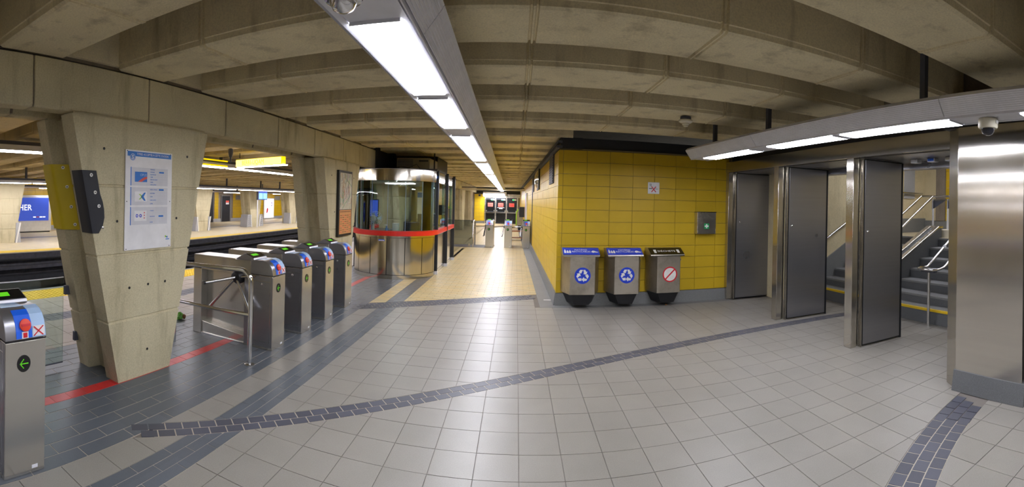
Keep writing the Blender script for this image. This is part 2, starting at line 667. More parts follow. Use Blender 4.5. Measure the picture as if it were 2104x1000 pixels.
# inlaid mosaic arcs
pcs = []
for (ra, rb, n), (a0, a1) in zip(BANDS, ((1.55, 2.35), (1.42, 2.50), (1.85, 2.24))):
    rw = (rb - ra) / n
    da = 0.128 / ra
    for k in range(n):
        a = a0 + (0.5 * da if k % 2 else 0)
        r0, r1 = ra + k * rw + 0.0045, ra + (k + 1) * rw - 0.0045
        while a < a1:
            g = 0.0045 / ra
            q = [(CX + r * math.cos(t), CY + r * math.sin(t)) for r, t in ((r0, a + g), (r1, a + g), (r1, a + da - g), (r0, a + da - g))]
            pcs.append((q, False))
            a += da
pcs = [(p, f) for p, f in pcs if p[0][0] > XS1 - 0.02 and not (p[0][1] > 7.43 and p[0][0] > 0.42)
       and not (p[0][0] > 3.62 and p[0][1] < 2.5)]
lay('mosaic_tile', 'mosaic', pcs, floor, limit=300)
# beige pavers of the corridor
pcs = []
for r in range(-16, 290):
    off = 0.125 if r % 2 else 0.0
    if r > 110 and r % 2: pass
    y0 = 8 + r * 0.1
    for i in range(-8, 4):
        x0, x1 = i * 0.25 + off - 0.2, i * 0.25 + off + 0.05
        xl = XB1 if y0 < 13.2 else -3.9
        xr = 0.715 - 0.015 * (y0 - 7.66) - 0.28
        x0, x1 = max(x0, xl), min(x1, xr)
        if x1 - x0 < 0.03: continue
        if 16.85 < y0 < 17.95 and x0 < -1.0: continue
        pcs += cut(x0, y0, x1, y0 + 0.1, 0.0022, rmin=11.955)
for r in range(53, 290):
    y0 = 8 + r * 0.1
    for i in range(6):
        if 16.85 < y0 < 17.95: continue
        pcs.append(([(-3.9 + i * 0.3, y0), (-3.604 + i * 0.3, y0), (-3.604 + i * 0.3, y0 + 0.096), (-3.9 + i * 0.3, y0 + 0.096)], False))
lay('beige_paver', 'paver', pcs, floor)
# dark stripe on the floor by the far gates
pcs = [([(-3.9 + i * 0.3, 16.86 + j * 0.18), (-3.605 + i * 0.3, 16.86 + j * 0.18), (-3.605 + i * 0.3, 17.036 + j * 0.18), (-3.9 + i * 0.3, 17.036 + j * 0.18)], False) for i in range(9) for j in range(6)]
lay('stripe_tile', 'mosaic', pcs, floor)
# granite kerb set flush round the yellow block
b = MB()
yk = [(7.66, 0.715), (36.0, 0.29)]
b.prism([(0.435, 7.452), (0.715, 7.66), (0.29, 36.0), (0.01, 36.0)], -0.006, 0.001)
b.build('granite_border', 'granite', floor, smooth=False)
MB().prism([(0.435, 7.45), (3.93, 7.45), (3.93, 7.66), (0.72, 7.66)], -0.006, 0.001).build('granite_border', 'granite', floor, smooth=False)

# ---------------------------------------------------------------- ceiling with cast beams
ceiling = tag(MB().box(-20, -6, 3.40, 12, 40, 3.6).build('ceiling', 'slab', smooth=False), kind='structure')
BEAM_Y = [-5.9, -4.7, -3.5, -2.29, -1.06, 0.17, 1.39, 2.57, 3.72, 4.99, 6.25, 7.64, 8.76, 9.97, 11.35, 12.6, 14.05, 15.4, 16.75, 18.1,
          19.45, 20.8, 22.15, 23.5, 24.85, 26.2, 27.55, 28.9, 30.25, 31.6, 32.95, 34.3]


def beam_mesh(x0, x1, joints, wd, mat):
    """one cast beam across the hall; a narrow double groove marks every form joint"""
    prof = [(0, 0.52), (0, 0.055), (0.008, 0.05), (0.012, 0.012), (0.035, 0.0), (wd - 0.035, 0.0), (wd - 0.012, 0.012), (wd - 0.008, 0.05), (wd, 0.055), (wd, 0.52)]
    secs = [(x0, 0)]
    for j in sorted(joints):
        secs += [(j - 0.03, 0), (j - 0.022, 0.014), (j - 0.012, 0.014), (j - 0.006, -0.004), (j + 0.006, -0.004), (j + 0.012, 0.014), (j + 0.022, 0.014), (j + 0.03, 0)]
    secs.append((x1, 0))
    drop = 0.036 if x0 < -10 else 0.0
    rings = []
    for x, ins in secs:
        ring = []
        for y, z in prof:
            yy = y + ins if y < wd / 2 else y - ins
            zz = z if z > 0.1 else z + ins
            ring.append((x, yy, zz + drop * min(0, x + 3.66)))
        rings.append(ring)
    return MB().loft(rings).mesh('beam', mat, smooth=False)


J = [-2.22, -1.10, 0.08, 1.27, 2.49]
bm_hall = beam_mesh(-3.21, 3.98, J, 0.62, 'beam')
bm_corr = beam_mesh(-3.21, 0.95, J[:3], 0.66, 'beam')
bm_track = beam_mesh(-19.0, -3.80, [-18 + 1.22 * k for k in range(12)], 0.62, 'beam_track')
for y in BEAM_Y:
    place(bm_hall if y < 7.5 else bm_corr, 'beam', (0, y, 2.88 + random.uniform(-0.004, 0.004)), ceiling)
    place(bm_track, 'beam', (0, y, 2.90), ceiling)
# closing blocks at both ends of the coffers
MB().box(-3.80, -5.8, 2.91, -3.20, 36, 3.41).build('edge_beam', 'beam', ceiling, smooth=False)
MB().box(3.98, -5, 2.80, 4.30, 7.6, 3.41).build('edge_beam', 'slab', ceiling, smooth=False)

# ---------------------------------------------------------------- left lintel and the flared columns
lintel = struct('lintel')
prof = [(-3.20, 2.862), (-3.20, 2.47), (-3.215, 2.445), (-3.38, 2.445), (-3.40, 2.52), (-3.62, 2.52), (-3.64, 2.445), (-3.79, 2.445), (-3.80, 2.47), (-3.80, 2.862)]
LJ = [-5.0, -4.45, -3.2, -2.0, -0.75, 0.47, 1.70, 2.955, 4.18, 5.39, 6.56, 7.80, 9.1, 10.3, 11.6, 12.8, 14.1, 15.3, 16.6, 17.9, 19.2, 20.5, 21.8, 23.1, 24.4, 25.7, 27, 28.3, 29.6, 30.9, 32.2, 33.5, 34.8, 36]
MB().box(-3.78, -5, 2.80, -3.24, 36, 2.94).build('bearing', 'slab', lintel, smooth=False)
MB().box(-3.76, -5, 2.86, -3.222, 36, 2.875).build('shadow_gap', 'black', lintel, smooth=False)
for a, c in zip(LJ, LJ[1:]):
    MB().prism([(x, z) for x, z in prof], a + 0.007, c - 0.007, 'y').build('panel', 'concrete', lintel, bevel=0.008)
    MB().prism([(x - 0.012 if x > -3.4 else x + 0.012, z + (0.012 if z < 2.6 else 0)) for x, z in prof], c - 0.012, c + 0.012, 'y').build('joint', 'slab', lintel)


def column_mb(scale_top=0.885, scale_bot=0.335, depth=0.63):
    def ring(z, ins=0.0):
        L = scale_bot + (scale_top - scale_bot) * z / 2.45 - ins
        f0 = -ins
        half = [(f0, L), (-0.18, L), (-0.20, L - 0.13), (-0.45, L - 0.13), (-0.47, L), (-depth + ins, L)]
        return [(x, y, z) for x, y in half] + [(x, -y, z) for x, y in half[::-1]]
    zs = []
    for z in (0.575, 1.19, 1.82):
        zs += [(z - 0.014, 0), (z - 0.006, 0.012), (z + 0.006, 0.012), (z + 0.014, 0)]
    rings = [ring(0)] + [ring(z, i) for z, i in zs] + [ring(2.428), ring(2.43, 0.03), ring(2.45, 0.03)]
    return MB().loft(rings)


hole = MB().prism([(0.013 * math.cos(k * PI / 4), 0.013 * math.sin(k * PI / 4)) for k in range(8)], -0.002, 0.004, 'x').mesh('tie_hole', 'black', False)
for k, y in enumerate((2.93, 7.74, 12.5, 17.3, 22.1, 26.9, 31.7)):
    c = struct('column', (-3.17 - 0.006 * max(0, k - 1), y, 0))
    column_mb().build('shaft', 'concrete', c, smooth=False)
    if k < 2:
        for dy, z in ((-0.54, 2.15), (0.55, 2.15), (0.40, 1.51), (-0.38, 1.50), (-0.22, 0.872), (0.018, 0.879), (0.25, 0.879), (0.02, 0.246)):
            place(hole, 'tie_hole', (0, dy, z), c)

# ---------------------------------------------------------------- yellow block
wall_back = tag(MB().box(0.73, 7.668, 0, 3.95, 8.2, 2.70).build('wall_back', 'grout_yellow', smooth=False), kind='structure')
xs = [0.705, 0.79, 1.205, 1.615, 2.03, 2.435, 2.84, 3.25, 3.655, 3.93]
zs = [0.21 + 0.2051 * k for k in range(13)]
for a, c in zip(xs, xs[1:]):
    me = MB().box(0.003, 0, 0.003, c - a - 0.003, 0.02, 0.2021).mesh('tile', 'yellow_tile', False)
    for z in zs[:-1]:
        place(me, 'tile', (a, 7.65 + random.uniform(0, 0.0015), z), wall_back, rx=random.uniform(-0.002, 0.002))
MB().prism([(7.60, 0.0), (7.668, 0.0), (7.668, 0.205), (7.62, 0.205)], 0.70, 3.92, 'x').build('skirting', 'granite', wall_back)
MB().box(0.73, 7.72, 2.68, 3.98, 8.2, 2.89).build('frieze', 'navy', wall_back, smooth=False)
# corridor side
CA = -math.atan(0.015)
wall_right = struct('wall_right', (0.715, 7.66, 0))
wall_right.rotation_euler = (0, 0, -CA)
MB().box(0.02, 0, 0, 0.4, 28.4, 2.70).build('core', 'grout_yellow', wall_right, smooth=False)
n = 0
me = MB().box(0.0, 0.003, 0.003, 0.02, 0.407, 0.2021).mesh('tile', 'yellow_tile', False)
rest = MB()
for i in range(69):
    y = 0.0 + i * 0.41
    for z in zs[:-1]:
        if abs(i - 21) < 0.5: continue
        if n < 190:
            place(me, 'tile', (random.uniform(-0.001, 0.001), y, z), wall_right)
            n += 1
        else:
            rest.box(0.0, y + 0.003, z + 0.003, 0.02, y + 0.407, z + 0.2021)
tag(rest.build('tile_field', 'yellow_tile', wall_right, smooth=False), kind='stuff')
MB().prism([(-0.05, 0.0), (0.02, 0.0), (0.02, 0.205), (-0.02, 0.205)], -0.03, 28.3, 'y').build('skirting', 'granite', wall_right)
MB().box(-0.012, 8.5, 0, 0.02, 8.95, 2.68).build('door_jamb', 'navy', wall_right, smooth=False)
MB().box(0.02, -0.0, 2.68, 0.4, 28.4, 2.89).build('frieze', 'navy', wall_right, smooth=False)
MB().box(-0.05, -0.05, 2.70, 0.05, 28.4, 2.74).build('cable_rail', 'alu_dark', wall_right, smooth=False)
MB().box(-0.03, -0.02, 2.79, 0.05, 28.4, 2.83).build('cable_rail', 'alu_dark', wall_right, smooth=False)

# ---------------------------------------------------------------- end wall of the corridor
wall_end = struct('wall_end', (0, 35.6, 0))
MB().box(-6.0, 0.02, 0, 1.0, 0.5, 3.4).build('core', 'slab', wall_end, smooth=False)
me = MB().box(0.006, 0, 0.004, 0.404, 0.03, 0.300).mesh('tile', 'yellow_tile', False)
for i in range(2):
    for z in range(7):
        place(me, 'tile', (-3.36 + i * 0.41, -0.01, 0.2 + z * 0.306), wall_end)
MB().box(-3.36, -0.03, 0, -2.53, 0.02, 0.19).build('skirting', 'granite', wall_end)
MB().box(-3.4, -0.02, 2.36, 0.5, 0.02, 2.62).build('frieze', 'navy', wall_end, smooth=False)
MB().box(-2.53, -0.04, 2.06, 0.32, 0.02, 2.36).build('door_header', 'steel', wall_end, smooth=False)
for x in (-2.53, -1.70, -0.83, 0.04):
    MB().box(x, -0.04, 0, x + 0.08, 0.02, 2.06).build('door_post', 'steel', wall_end, smooth=False)
# steel header across the corridor
hdr = struct('trim_1', (0, 26, 0))
MB().box(-3.3, 0, 2.40, 0.44, 0.1, 2.50).build('rail', 'offwhite', hdr, smooth=False)
MB().tube([(-3.3, -0.06, 2.56), (0.44, -0.06, 2.56)], 0.03).build('pipe', 'alu_dark', hdr)

# ---------------------------------------------------------------- near platform, track trench, far platform
plat = tag(MB().box(-7.1, -5, -0.5, -4.15, 38, -0.006).build('floor', 'grout', smooth=False), kind='structure')
pcs = []
for i in range(8):
    for j in range(-4, 31):
        x0 = -6.42 + i * 0.29
        if -5.50 < x0 + 0.145 < -5.20: continue
        pcs += cut(x0, j * 0.3, min(x0 + 0.29, XS0), j * 0.3 + 0.3, bands=[])
lay('platform_tile', 'platform_tile', pcs, plat, limit=240)
pcs = [([(-5.55 + i * 0.105, 0.5 + j * 0.13), (-5.45 + i * 0.105, 0.5 + j * 0.13), (-5.45 + i * 0.105, 0.625 + j * 0.13), (-5.55 + i * 0.105, 0.625 + j * 0.13)], False) for i in range(3) for j in range(70)]
lay('mosaic_tile', 'mosaic', pcs, plat, limit=210)
MB().box(-6.42, 9.3, -0.006, -4.15, 38, 0.0).build('tile_field', 'platform_tile', plat, smooth=False)['kind'] = 'stuff'
for j in range(24):
    b = MB().box(-7.0, j * 0.6 - 0.6 + 0.003, -0.006, -6.42, j * 0.6 - 0.003, 0.0)
    for a in range(7):
        for c in range(7):
            xx, yy = -6.96 + a * 0.082, j * 0.6 - 0.56 + c * 0.082
            b.box(xx, yy, 0, xx + 0.03, yy + 0.03, 0.005)
    b.build('tactile_tile', 'tactile', plat, smooth=False)
MB().box(-7.1, -5, -0.2, -7.0, 38, 0.001).build('edge_stone', 'granite', plat, smooth=False)

trench = struct('trench')
MB().box(-11.7, -6, -1.35, -7.1, 38, -1.25).build('bed', 'trench', trench, smooth=False)
MB().box(-7.12, -6, -1.3, -7.10, 38, -0.02).build('side', 'trench', trench, smooth=False)
MB().box(-11.7, -6, -1.3, -11.66, 38, -0.02).build('side', 'trench_pale', trench, smooth=False)
for x0 in (-11.35, -9.05):
    for dx in (0.15, 1.55):
        MB().box(x0 + dx, -6, -1.25, x0 + dx + 0.28, 38, -1.0).build('running_track', 'trench_pale', trench, smooth=False)
        MB().box(x0 + dx + 0.32, -6, -1.25, x0 + dx + 0.39, 38, -0.98).build('rail', 'rail', trench, smooth=False)
    for dx in (-0.03, 1.98):
        MB().box(x0 + dx, -6, -0.95, x0 + dx + 0.08, 38, -0.80).build('guide_bar', 'rail', trench, smooth=False)
MB().box(-11.66, -6, -0.45, -11.45, 38, -0.36).build('ledge', 'trench_pale', trench, smooth=False)
MB().box(-11.66, -6, -0.75, -11.35, 38, -0.62).build('cable_duct', 'trench', trench, smooth=False)
MB().box(-11.64, -6, -0.22, -11.52, 38, -0.17).build('cable_duct', 'black', trench, smooth=False)

far = tag(MB().box(-19, -6, -0.5, -11.7, 40, 0.0).build('floor', 'paver_far', smooth=False), kind='structure')
MB().box(-12.12, -6, 0, -11.74, 40, 0.006).build('tactile_strip', 'tactile', far, smooth=False)
MB().box(-15.6, -6, 0, -15.25, 40, 0.003).build('dark_strip', 'granite', far, smooth=False)

# far wall with its doors
wall_far = struct('wall_left', (-18.4, 0, 0))
MB().box(-0.4, -6, 0, -0.02, 40, 3.45).build('core', 'slab', wall_far, smooth=False)
b = MB()
for i in range(60):
    for z in range(12):
        y = 16.0 + i * 0.41
        if 20.5 < y < 22.8 or (y + 0.41 > 23.66 and y < 24.7): continue
        b.box(-0.02, y + 0.004, 0.21 + z * 0.2051 + 0.004, 0.0, y + 0.406, 0.41 + z * 0.2051)
for i in range(26):
    for z in range(12):
        y = 5.4 + i * 0.41
        b.box(-0.02, y + 0.004, 0.21 + z * 0.2051 + 0.004, 0.0, y + 0.406, 0.41 + z * 0.2051)
tag(b.build('tile_field', 'yellow_far', wall_far, smooth=False), kind='stuff')
MB().box(-0.02, 5, 0, 0.03, 40, 0.21).build('skirting', 'granite_pale', wall_far, smooth=False)
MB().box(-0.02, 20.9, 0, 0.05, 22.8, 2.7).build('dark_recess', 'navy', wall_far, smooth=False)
for y in (-6, 40):
    tag(MB().box(-18.9, y - 0.1, -1.5, 7.6, y + 0.1, 3.5).build('wall_end', 'slab', smooth=False), kind='structure')

# wall behind the photographer's side
wall_front = tag(MB().box(-4.2, -5.4, 0, 4.4, -5.1, 3.45).build('wall_front', 'concrete', smooth=False), kind='structure')

# ---------------------------------------------------------------- right: door frames, vestibule, stairwell
frames = struct('wall_door', (0, 0, 0))
DOOR_Y = [7.54, 5.835, 4.125]
for k, y in enumerate(DOOR_Y):
    b = MB().prism([(3.87, y), (3.96, y), (3.96, y + 0.02), (3.985, y + 0.02), (3.985, y + 0.035), (4.02, y + 0.035), (4.02, y + 0.135), (3.87, y + 0.135)], 0, 2.43)
    b.build('door_post', 'steel_col', frames, bevel=0.004)
MB().box(3.86, 2.60, 2.43, 4.02, 7.66, 2.60).build('header', 'steel_col', frames, bevel=0.004, smooth=False)
MB().box(3.855, 2.60, 2.405, 3.90, 7.66, 2.445).build('header_lip', 'steel_col', frames, smooth=False)
MB().box(4.02, 2.3, 2.41, 4.88, 7.7, 2.46).build('soffit', 'steel_dark', frames, smooth=False)
MB().box(4.84, 1.7, 2.33, 5.05, 7.7, 2.9).build('inner_header', 'steel_dark', frames, smooth=False)
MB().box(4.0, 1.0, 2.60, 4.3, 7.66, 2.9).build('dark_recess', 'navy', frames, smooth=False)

big = struct('column_right', (0, 0, 0))
MB().box(3.70, 1.722, 0.17, 4.75, 2.445, 2.58).build('cladding', 'steel_col', big, bevel=0.004, smooth=False)
MB().prism([(3.705, 2.447), (3.80, 2.615), (3.95, 2.64), (4.75, 2.64), (4.75, 2.447)], 0.0, 2.58).build('side_cladding', 'steel_col', big, bevel=0.003, smooth=False)
MB().prism([(3.655, 0.0), (3.69, 0.195), (4.75, 0.195), (4.75, 0.0)], 1.69, 2.46, 'y').build('plinth', 'granite_dark', big, bevel=0.004, smooth=False)
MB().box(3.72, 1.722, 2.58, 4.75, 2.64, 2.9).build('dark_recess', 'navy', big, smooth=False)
MB().box(3.74, -5, 0.0, 4.75, 1.68, 2.9).build('rear_cladding', 'steel_col', big, smooth=False)
for y in (2.95, 3.22, 3.45):
    pass

stairs = struct('floor', (0, 0, 0))
ZS = [0.225, 0.365, 0.52, 0.68, 0.85, 1.03, 1.20]
for k, z in enumerate(ZS):
    x0 = 5.57 + 0.29 * k
    x1 = x0 + 0.30 if k < 6 else 9.2
    MB().box(x0, 1.6, 0 if k == 0 else ZS[k - 1] - 0.05, x1, 7.1, z - 0.035).build('riser', 'granite_dark', stairs, smooth=False)
    MB().box(x0 - 0.012, 1.6, z - 0.035, x1 + (0.0 if k < 6 else 0), 7.1, z).build('tread', 'granite', stairs, bevel=0.004, smooth=False)
MB().box(5.554, 1.6, 0.196, 5.60, 7.1, 0.229).build('nosing_strip', 'tactile', stairs, smooth=False)
MB().box(7.35, 1.6, 1.2, 9.2, 7.1, 1.204).build('landing_paving', 'paver_far', stairs, smooth=False)
wall_stair = struct('wall_stair', (0, 0, 0))
MB().box(5.3, 7.1, 0, 9.4, 7.3, 3.5).build('side', 'stucco', wall_stair, smooth=False)
MB().box(9.2, 0.5, 0, 9.4, 7.3, 3.5).build('back', 'stucco', wall_stair, smooth=False)
MB().box(4.75, 1.4, 0, 9.4, 1.6, 3.5).build('side', 'stucco', wall_stair, smooth=False)
MB().prism([(5.57, 0), (5.57, 0.53), (5.7, 0.62), (7.35, 1.55), (9.2, 1.55), (9.2, 0)], 7.07, 7.1, 'y').build('stringer', 'granite', wall_stair, smooth=False)
MB().box(9.16, 0.5, 1.2, 9.2, 7.1, 1.50).build('skirting', 'granite', wall_stair, smooth=False)
MB().box(9.14, 6.42, 1.50, 9.2, 6.70, 3.4).build('pilaster', 'slab', wall_stair, smooth=False)
me = MB().box(0, 0.003, 0.003, 0.02, 0.3, 0.2021).mesh('tile', 'yellow_tile', False)
for i in range(10):
    for z in range(9):
        place(me, 'tile', (9.17, 6.11 - i * 0.303, 1.5 + z * 0.2051), wall_stair)
MB().box(8.36, 7.08, 2.04, 8.76, 7.1, 3.1).build('panel', 'granite_pale', wall_stair, smooth=False)
MB().box(5.0, 1.4, 3.45, 9.4, 7.3, 3.5).build('roof', 'slab', wall_stair, smooth=False)
MB().box(4.0, 7.66, 0, 5.3, 7.9, 3.4).build('return', 'stucco', wall_stair, smooth=False)
MB().box(4.75, 7.1, 0, 5.35, 7.68, 3.4).build('return', 'stucco', wall_stair, smooth=False)
# sloping divider between the two flights
div = struct('trim_2', (0, 0, 0))
MB().prism([(5.75, 0.2), (5.75, 0.62), (7.30, 1.40), (7.42, 1.40), (7.42, 1.0)], 5.28, 5.56, 'y').build('divider_wall', 'granite_dark', div, smooth=False)
for y0, y1 in ((5.26, 5.36), (5.47, 5.58)):
    MB().prism([(5.72, 0.61), (5.72, 0.65), (7.30, 1.44), (7.45, 1.44), (7.45, 1.40), (7.30, 1.40)], y0, y1, 'y').build('steel_channel', 'steel', div, bevel=0.004, smooth=False)
MB().box(7.45, 4.6, 1.2, 7.95, 5.5, 1.36).build('kerb_block', 'offwhite', div, smooth=False)

# ================================================================ LIGHTS OF THE STATION
LS = 0.835            # the sections are four feet long


def strip_light(name, label, loc, rz, spans, y0, y1, mirror=1, rods=()):
    t = thing(name, label, 'light fixture', loc, rz)
    t.scale = (LS, LS, LS)
    s = mirror

    def P(poly):
        return [(s * x, z) for x, z in poly]
    MB().prism(P([(-0.165, 0.045), (0.17, 0.045), (0.17, 0.20), (-0.165, 0.20)]), y0, y1, 'y').build('housing', 'alu_dark', t, smooth=False)
    MB().prism(P([(-0.165, 0.0), (-0.13, 0.0), (-0.13, 0.05), (-0.165, 0.05)]), y0, y1, 'y').build('edge_rail', 'alu', t, smooth=False)
    MB().prism(P([(-0.205, 0.03), (-0.19, 0.01), (-0.185, 0.03), (-0.20, 0.16), (-0.21, 0.16)]), y0, y1, 'y').build('outer_rail', 'alu', t, smooth=False)
    MB().prism(P([(0.13, 0.0), (0.165, 0.0), (0.165, 0.05), (0.13, 0.05)]), y0, y1, 'y').build('edge_rail', 'alu', t, smooth=False)
    MB().prism(P([(0.176, -0.005), (0.184, -0.005), (0.184, 0.05), (0.176, 0.05)]), y0, y1, 'y').build('edge_rail', 'alu', t, smooth=False)
    rib = [(0.19, 0.015)]
    nr = 9
    for k in range(nr):
        a, b = k / nr, (k + 0.88) / nr
        for q, dd in ((a, 0.0), (a + 0.02, 0.0028), (b, 0.0028), (b + 0.02, 0.0)):
            rib.append((0.19 + 0.10 * q + dd, 0.015 + 0.135 * q - dd))
    rib += [(0.30, 0.16), (0.26, 0.20), (0.19, 0.20)]
    step = 3.04
    yy = y0
    while yy < y1 - 0.05:
        MB().prism(P(rib), yy + 0.004, min(yy + step, y1) - 0.004, 'y').build('ribbed_panel', 'alu', t, smooth=False)
        yy += step
    edges = [y0] + [e for sp in spans for e in sp] + [y1]
    for a, b in zip(edges[0::2], edges[1::2]):
        if b - a > 0.02:
            MB().box(-0.128, a, 0.006, 0.128, b, 0.05).build('blank_plate', 'alu', t, smooth=False)
    for a, b in spans:
        MB().box(-0.126, a + 0.006, -0.010, 0.126, b - 0.006, 0.046).build('diffuser', 'diffuser', t, smooth=False)  # lens drop added so its glowing sides light the walls
        for e in (a, b - 0.008):
            MB().box(-0.128, e, -0.0105, 0.128, e + 0.008, 0.01).build('end_cap', 'alu', t, smooth=False)  # caps added to mask the glowing lens ends
    for y in rods:
        MB().box(-0.03, y - 0.03, 0.18, 0.03, y + 0.03, 1.11).build('hanger', 'alu_dark', t, smooth=False)
    return t


sp = [(-3.6, -2.1), (-1.95, -0.45), (0.03, 1.15), (2.03, 3.515), (3.665, 5.17), (5.79, 7.45), (7.50, 9.33), (9.93, 11.68), (11.76, 13.66)]
y = 14.25
while y < 33:
    sp += [(y, y + 1.85), (y + 1.93, y + 3.78)]
    y += 4.35
strip_light('strip_light', 'long ceiling strip light running down the hall toward the far black doors', (-0.69 * LS, 2.0 * LS, 2.46), 0.0145,
            [(a - 2, b - 2) for a, b in sp], -5.8, 33.2, 1, (-1, 3.5, 9, 15, 21))
sp2 = [(-3.2, -1.75), (-1.6, -0.2), (0.2, 1.66), (2.36, 3.82), (3.93, 5.26), (5.70, 7.18)]
strip_light('strip_light', 'shorter strip light above the stainless doors, ending at the yellow wall', (3.42 * LS, 4.8 * LS, 2.46), 0.052,
            [(a - 4.8, b - 4.8) for a, b in sp2], -8.5, 2.78, -1, (-5, -2.05, 0.6, 2.2))


def plain_light(name, label, loc, rz, spans, y0, y1, w=0.15, h=0.12, rods=(), yellow=None, group=None):
    t = thing(name, label, 'light fixture', loc, rz, group)
    MB().box(-w, y0, 0.02, w, y1, h).build('housing', 'alu', t, smooth=False)
    MB().box(-w * 0.9, y0, h, w * 0.9, y1, h + 0.07).build('cable_tray', 'alu_dark', t, smooth=False)
    for a, b in spans:
        MB().box(-w * 0.8, a, 0.0, w * 0.8, b, 0.03).build('diffuser', 'diffuser_far', t, smooth=False)
    for y in rods:
        MB().box(-0.03, y - 0.03, h, 0.03, y + 0.03, h + 0.55).build('hanger', 'alu_dark', t, smooth=False)
    if yellow:
        for z in (0.03, 0.16):
            MB().box(w, yellow[0], z, w + 0.012, yellow[1], z + 0.035).build('yellow_stripe', 'lit_yellow_edge', t, smooth=False)
    return t


plain_light('strip_light', 'white strip light with yellow edging above the near platform edge', (-7.5, 0, 2.5), -0.02 * 0,
            [(-4 + 1.75 * k, -2.5 + 1.75 * k) for k in range(22)], -5, 34, yellow=(6, 9.7), rods=(1, 4.2, 9.6, 15))
plain_light('strip_light', 'white strip light over the far platform across the tracks', (-12.9, 0, 2.04), 0,
            [(-4 + 2.06 * k + 0.3 * (k // 2), -2.1 + 2.06 * k + 0.3 * (k // 2)) for k in range(17)], -5, 34, 0.12, 0.1, rods=(6.6, 10, 14, 17, 20, 22, 24))
plain_light('strip_light', 'strip light above the yellow doors of the far platform wall', (-17.2, 0, 1.93), 0,
            [(9.5, 11.2), (22.5, 24.5), (28.5, 30.0), (30.3, 31.5)], 5, 34, 0.12, 0.08, rods=(6.6, 10.2, 12.9, 23.8, 29.2))
t = thing('ceiling_light', 'bright white light box above the three black exit doors', 'light fixture', (-1.75, 34.9, 2.16))
MB().box(-0.85, -0.4, 0.03, 0.95, 0.4, 0.34).build('housing', 'alu', t, smooth=False)
MB().box(-0.83, -0.42, 0.0, 0.80, 0.38, 0.17).build('diffuser', 'diffuser', t, smooth=False)
# added stairwell lights, unseen above the opening, to brighten the stairs
for y in (3.2, 5.6):
    t = thing('ceiling_light', 'added unseen ceiling light of the stairwell behind the %s door opening' % ('nearest' if y < 4 else 'middle'), 'light fixture', (7.2, y, 3.36))
    MB().box(-0.8, -0.14, 0.0, 0.8, 0.14, 0.09).build('housing', 'alu', t, smooth=False)
    MB().box(-0.75, -0.11, -0.01, 0.75, 0.11, 0.01).build('diffuser', 'diffuser', t, smooth=False)

# hanging destination sign
t = thing('hanging_sign', 'lit yellow hanging sign reading BERRI-UQAM above the platform', 'sign', (-5.70, 8.75, 2.44))
t.rotation_euler = (0, 0, -0.30)
MB().box(-0.84, -0.06, 0.02, 0.84, 0.06, 0.20).build('case', 'lit_yellow_edge', t, bevel=0.01, smooth=False)
MB().box(-0.82, -0.066, 0.035, 0.82, -0.058, 0.188).build('lit_face', 'lit_yellow', t, smooth=False)
MB().box(-0.80, -0.05, 0.0, 0.90, 0.06, 0.022).build('under_light', 'diffuser_far', t, smooth=False)
text('lettering', 'BERRI-UQAM', t.matrix_basis @ frame((-0.58, -0.068, 0.062), (1, 0, 0), (0, 0, 1)), 0.145, 'lit_yellow_edge', t, sx=0.98)
MB().tube([(-0.75, 0, 0.24), (-0.75, 0, 0.5)], 0.012).build('hanger', 'black', t)
MB().tube([(0.8, 0, 0.24), (0.8, 0, 0.5)], 0.012).build('hanger', 'black', t)
t = thing('loudspeaker', 'grey cone loudspeaker hanging from the platform ceiling beside the yellow sign', 'loudspeaker', (-6.05, 8.1, 2.62))
t.scale = (0.7, 0.7, 0.8)
MB().lathe([(0.03, 0), (0.05, 0.0), (0.08, 0.12), (0.08, 0.22), (0.03, 0.25), (0.025, 0.35)], n=14).build('cone', 'alu_dark', t)
MB().tube([(0, 0, 0), (0.0, 0.0, -0.14)], 0.03).build('stem', 'alu_dark', t)

# security cameras
def dome_camera(loc, label):
    t = thing('security_camera', label, 'camera', loc)
    t.scale = (0.835,) * 3
    MB().lathe([(0.085, 0.0), (0.092, -0.01), (0.092, -0.075), (0.085, -0.088), (0.068, -0.09), (0.03, -0.088)], n=28).build('housing', 'offwhite', t)
    MB().lathe([(0.062, -0.088), (0.06, -0.11), (0.048, -0.135), (0.026, -0.15), (0.0, -0.154)], n=28).build('dome', 'lens', t)
    MB().box(-0.02, -0.098, -0.05, 0.02, -0.088, -0.02).build('label_plate', 'white', t, smooth=False)
    return t


dome_camera((2.977, 1.695, 2.462), 'white dome security camera under the strip light by the big stainless column')
t = thing('security_camera', 'chrome dome camera under the hall strip light, at the top edge', 'camera', (-0.60, 1.43, 2.462))
MB().lathe([(0.07, 0.0), (0.075, -0.008), (0.07, -0.02), (0.045, -0.022)], n=28).build('housing', 'alu_dark', t)
MB().lathe([(0.05, -0.018), (0.048, -0.04), (0.036, -0.06), (0.018, -0.070), (0.0, -0.073)], n=28).build('dome', 'chrome', t)
MB().lathe([(0.052, -0.02), (0.064, -0.022), (0.064, -0.032), (0.052, -0.034)], n=28).build('rim', 'chrome', t)
t = thing('smoke_detector', 'cream smoke detector under the ceiling beam above the bins', 'smoke detector', (2.06, 5.24, 2.875))
MB().lathe([(0.07, 0.0), (0.07, -0.035), (0.045, -0.04)], n=20).build('base', 'alu_dark', t)
MB().lathe([(0.085, -0.04), (0.09, -0.06), (0.07, -0.075), (0.045, -0.08), (0.045, -0.10), (0.03, -0.105), (0.03, -0.12), (0.0, -0.125)], n=20).build('head', 'offwhite', t)

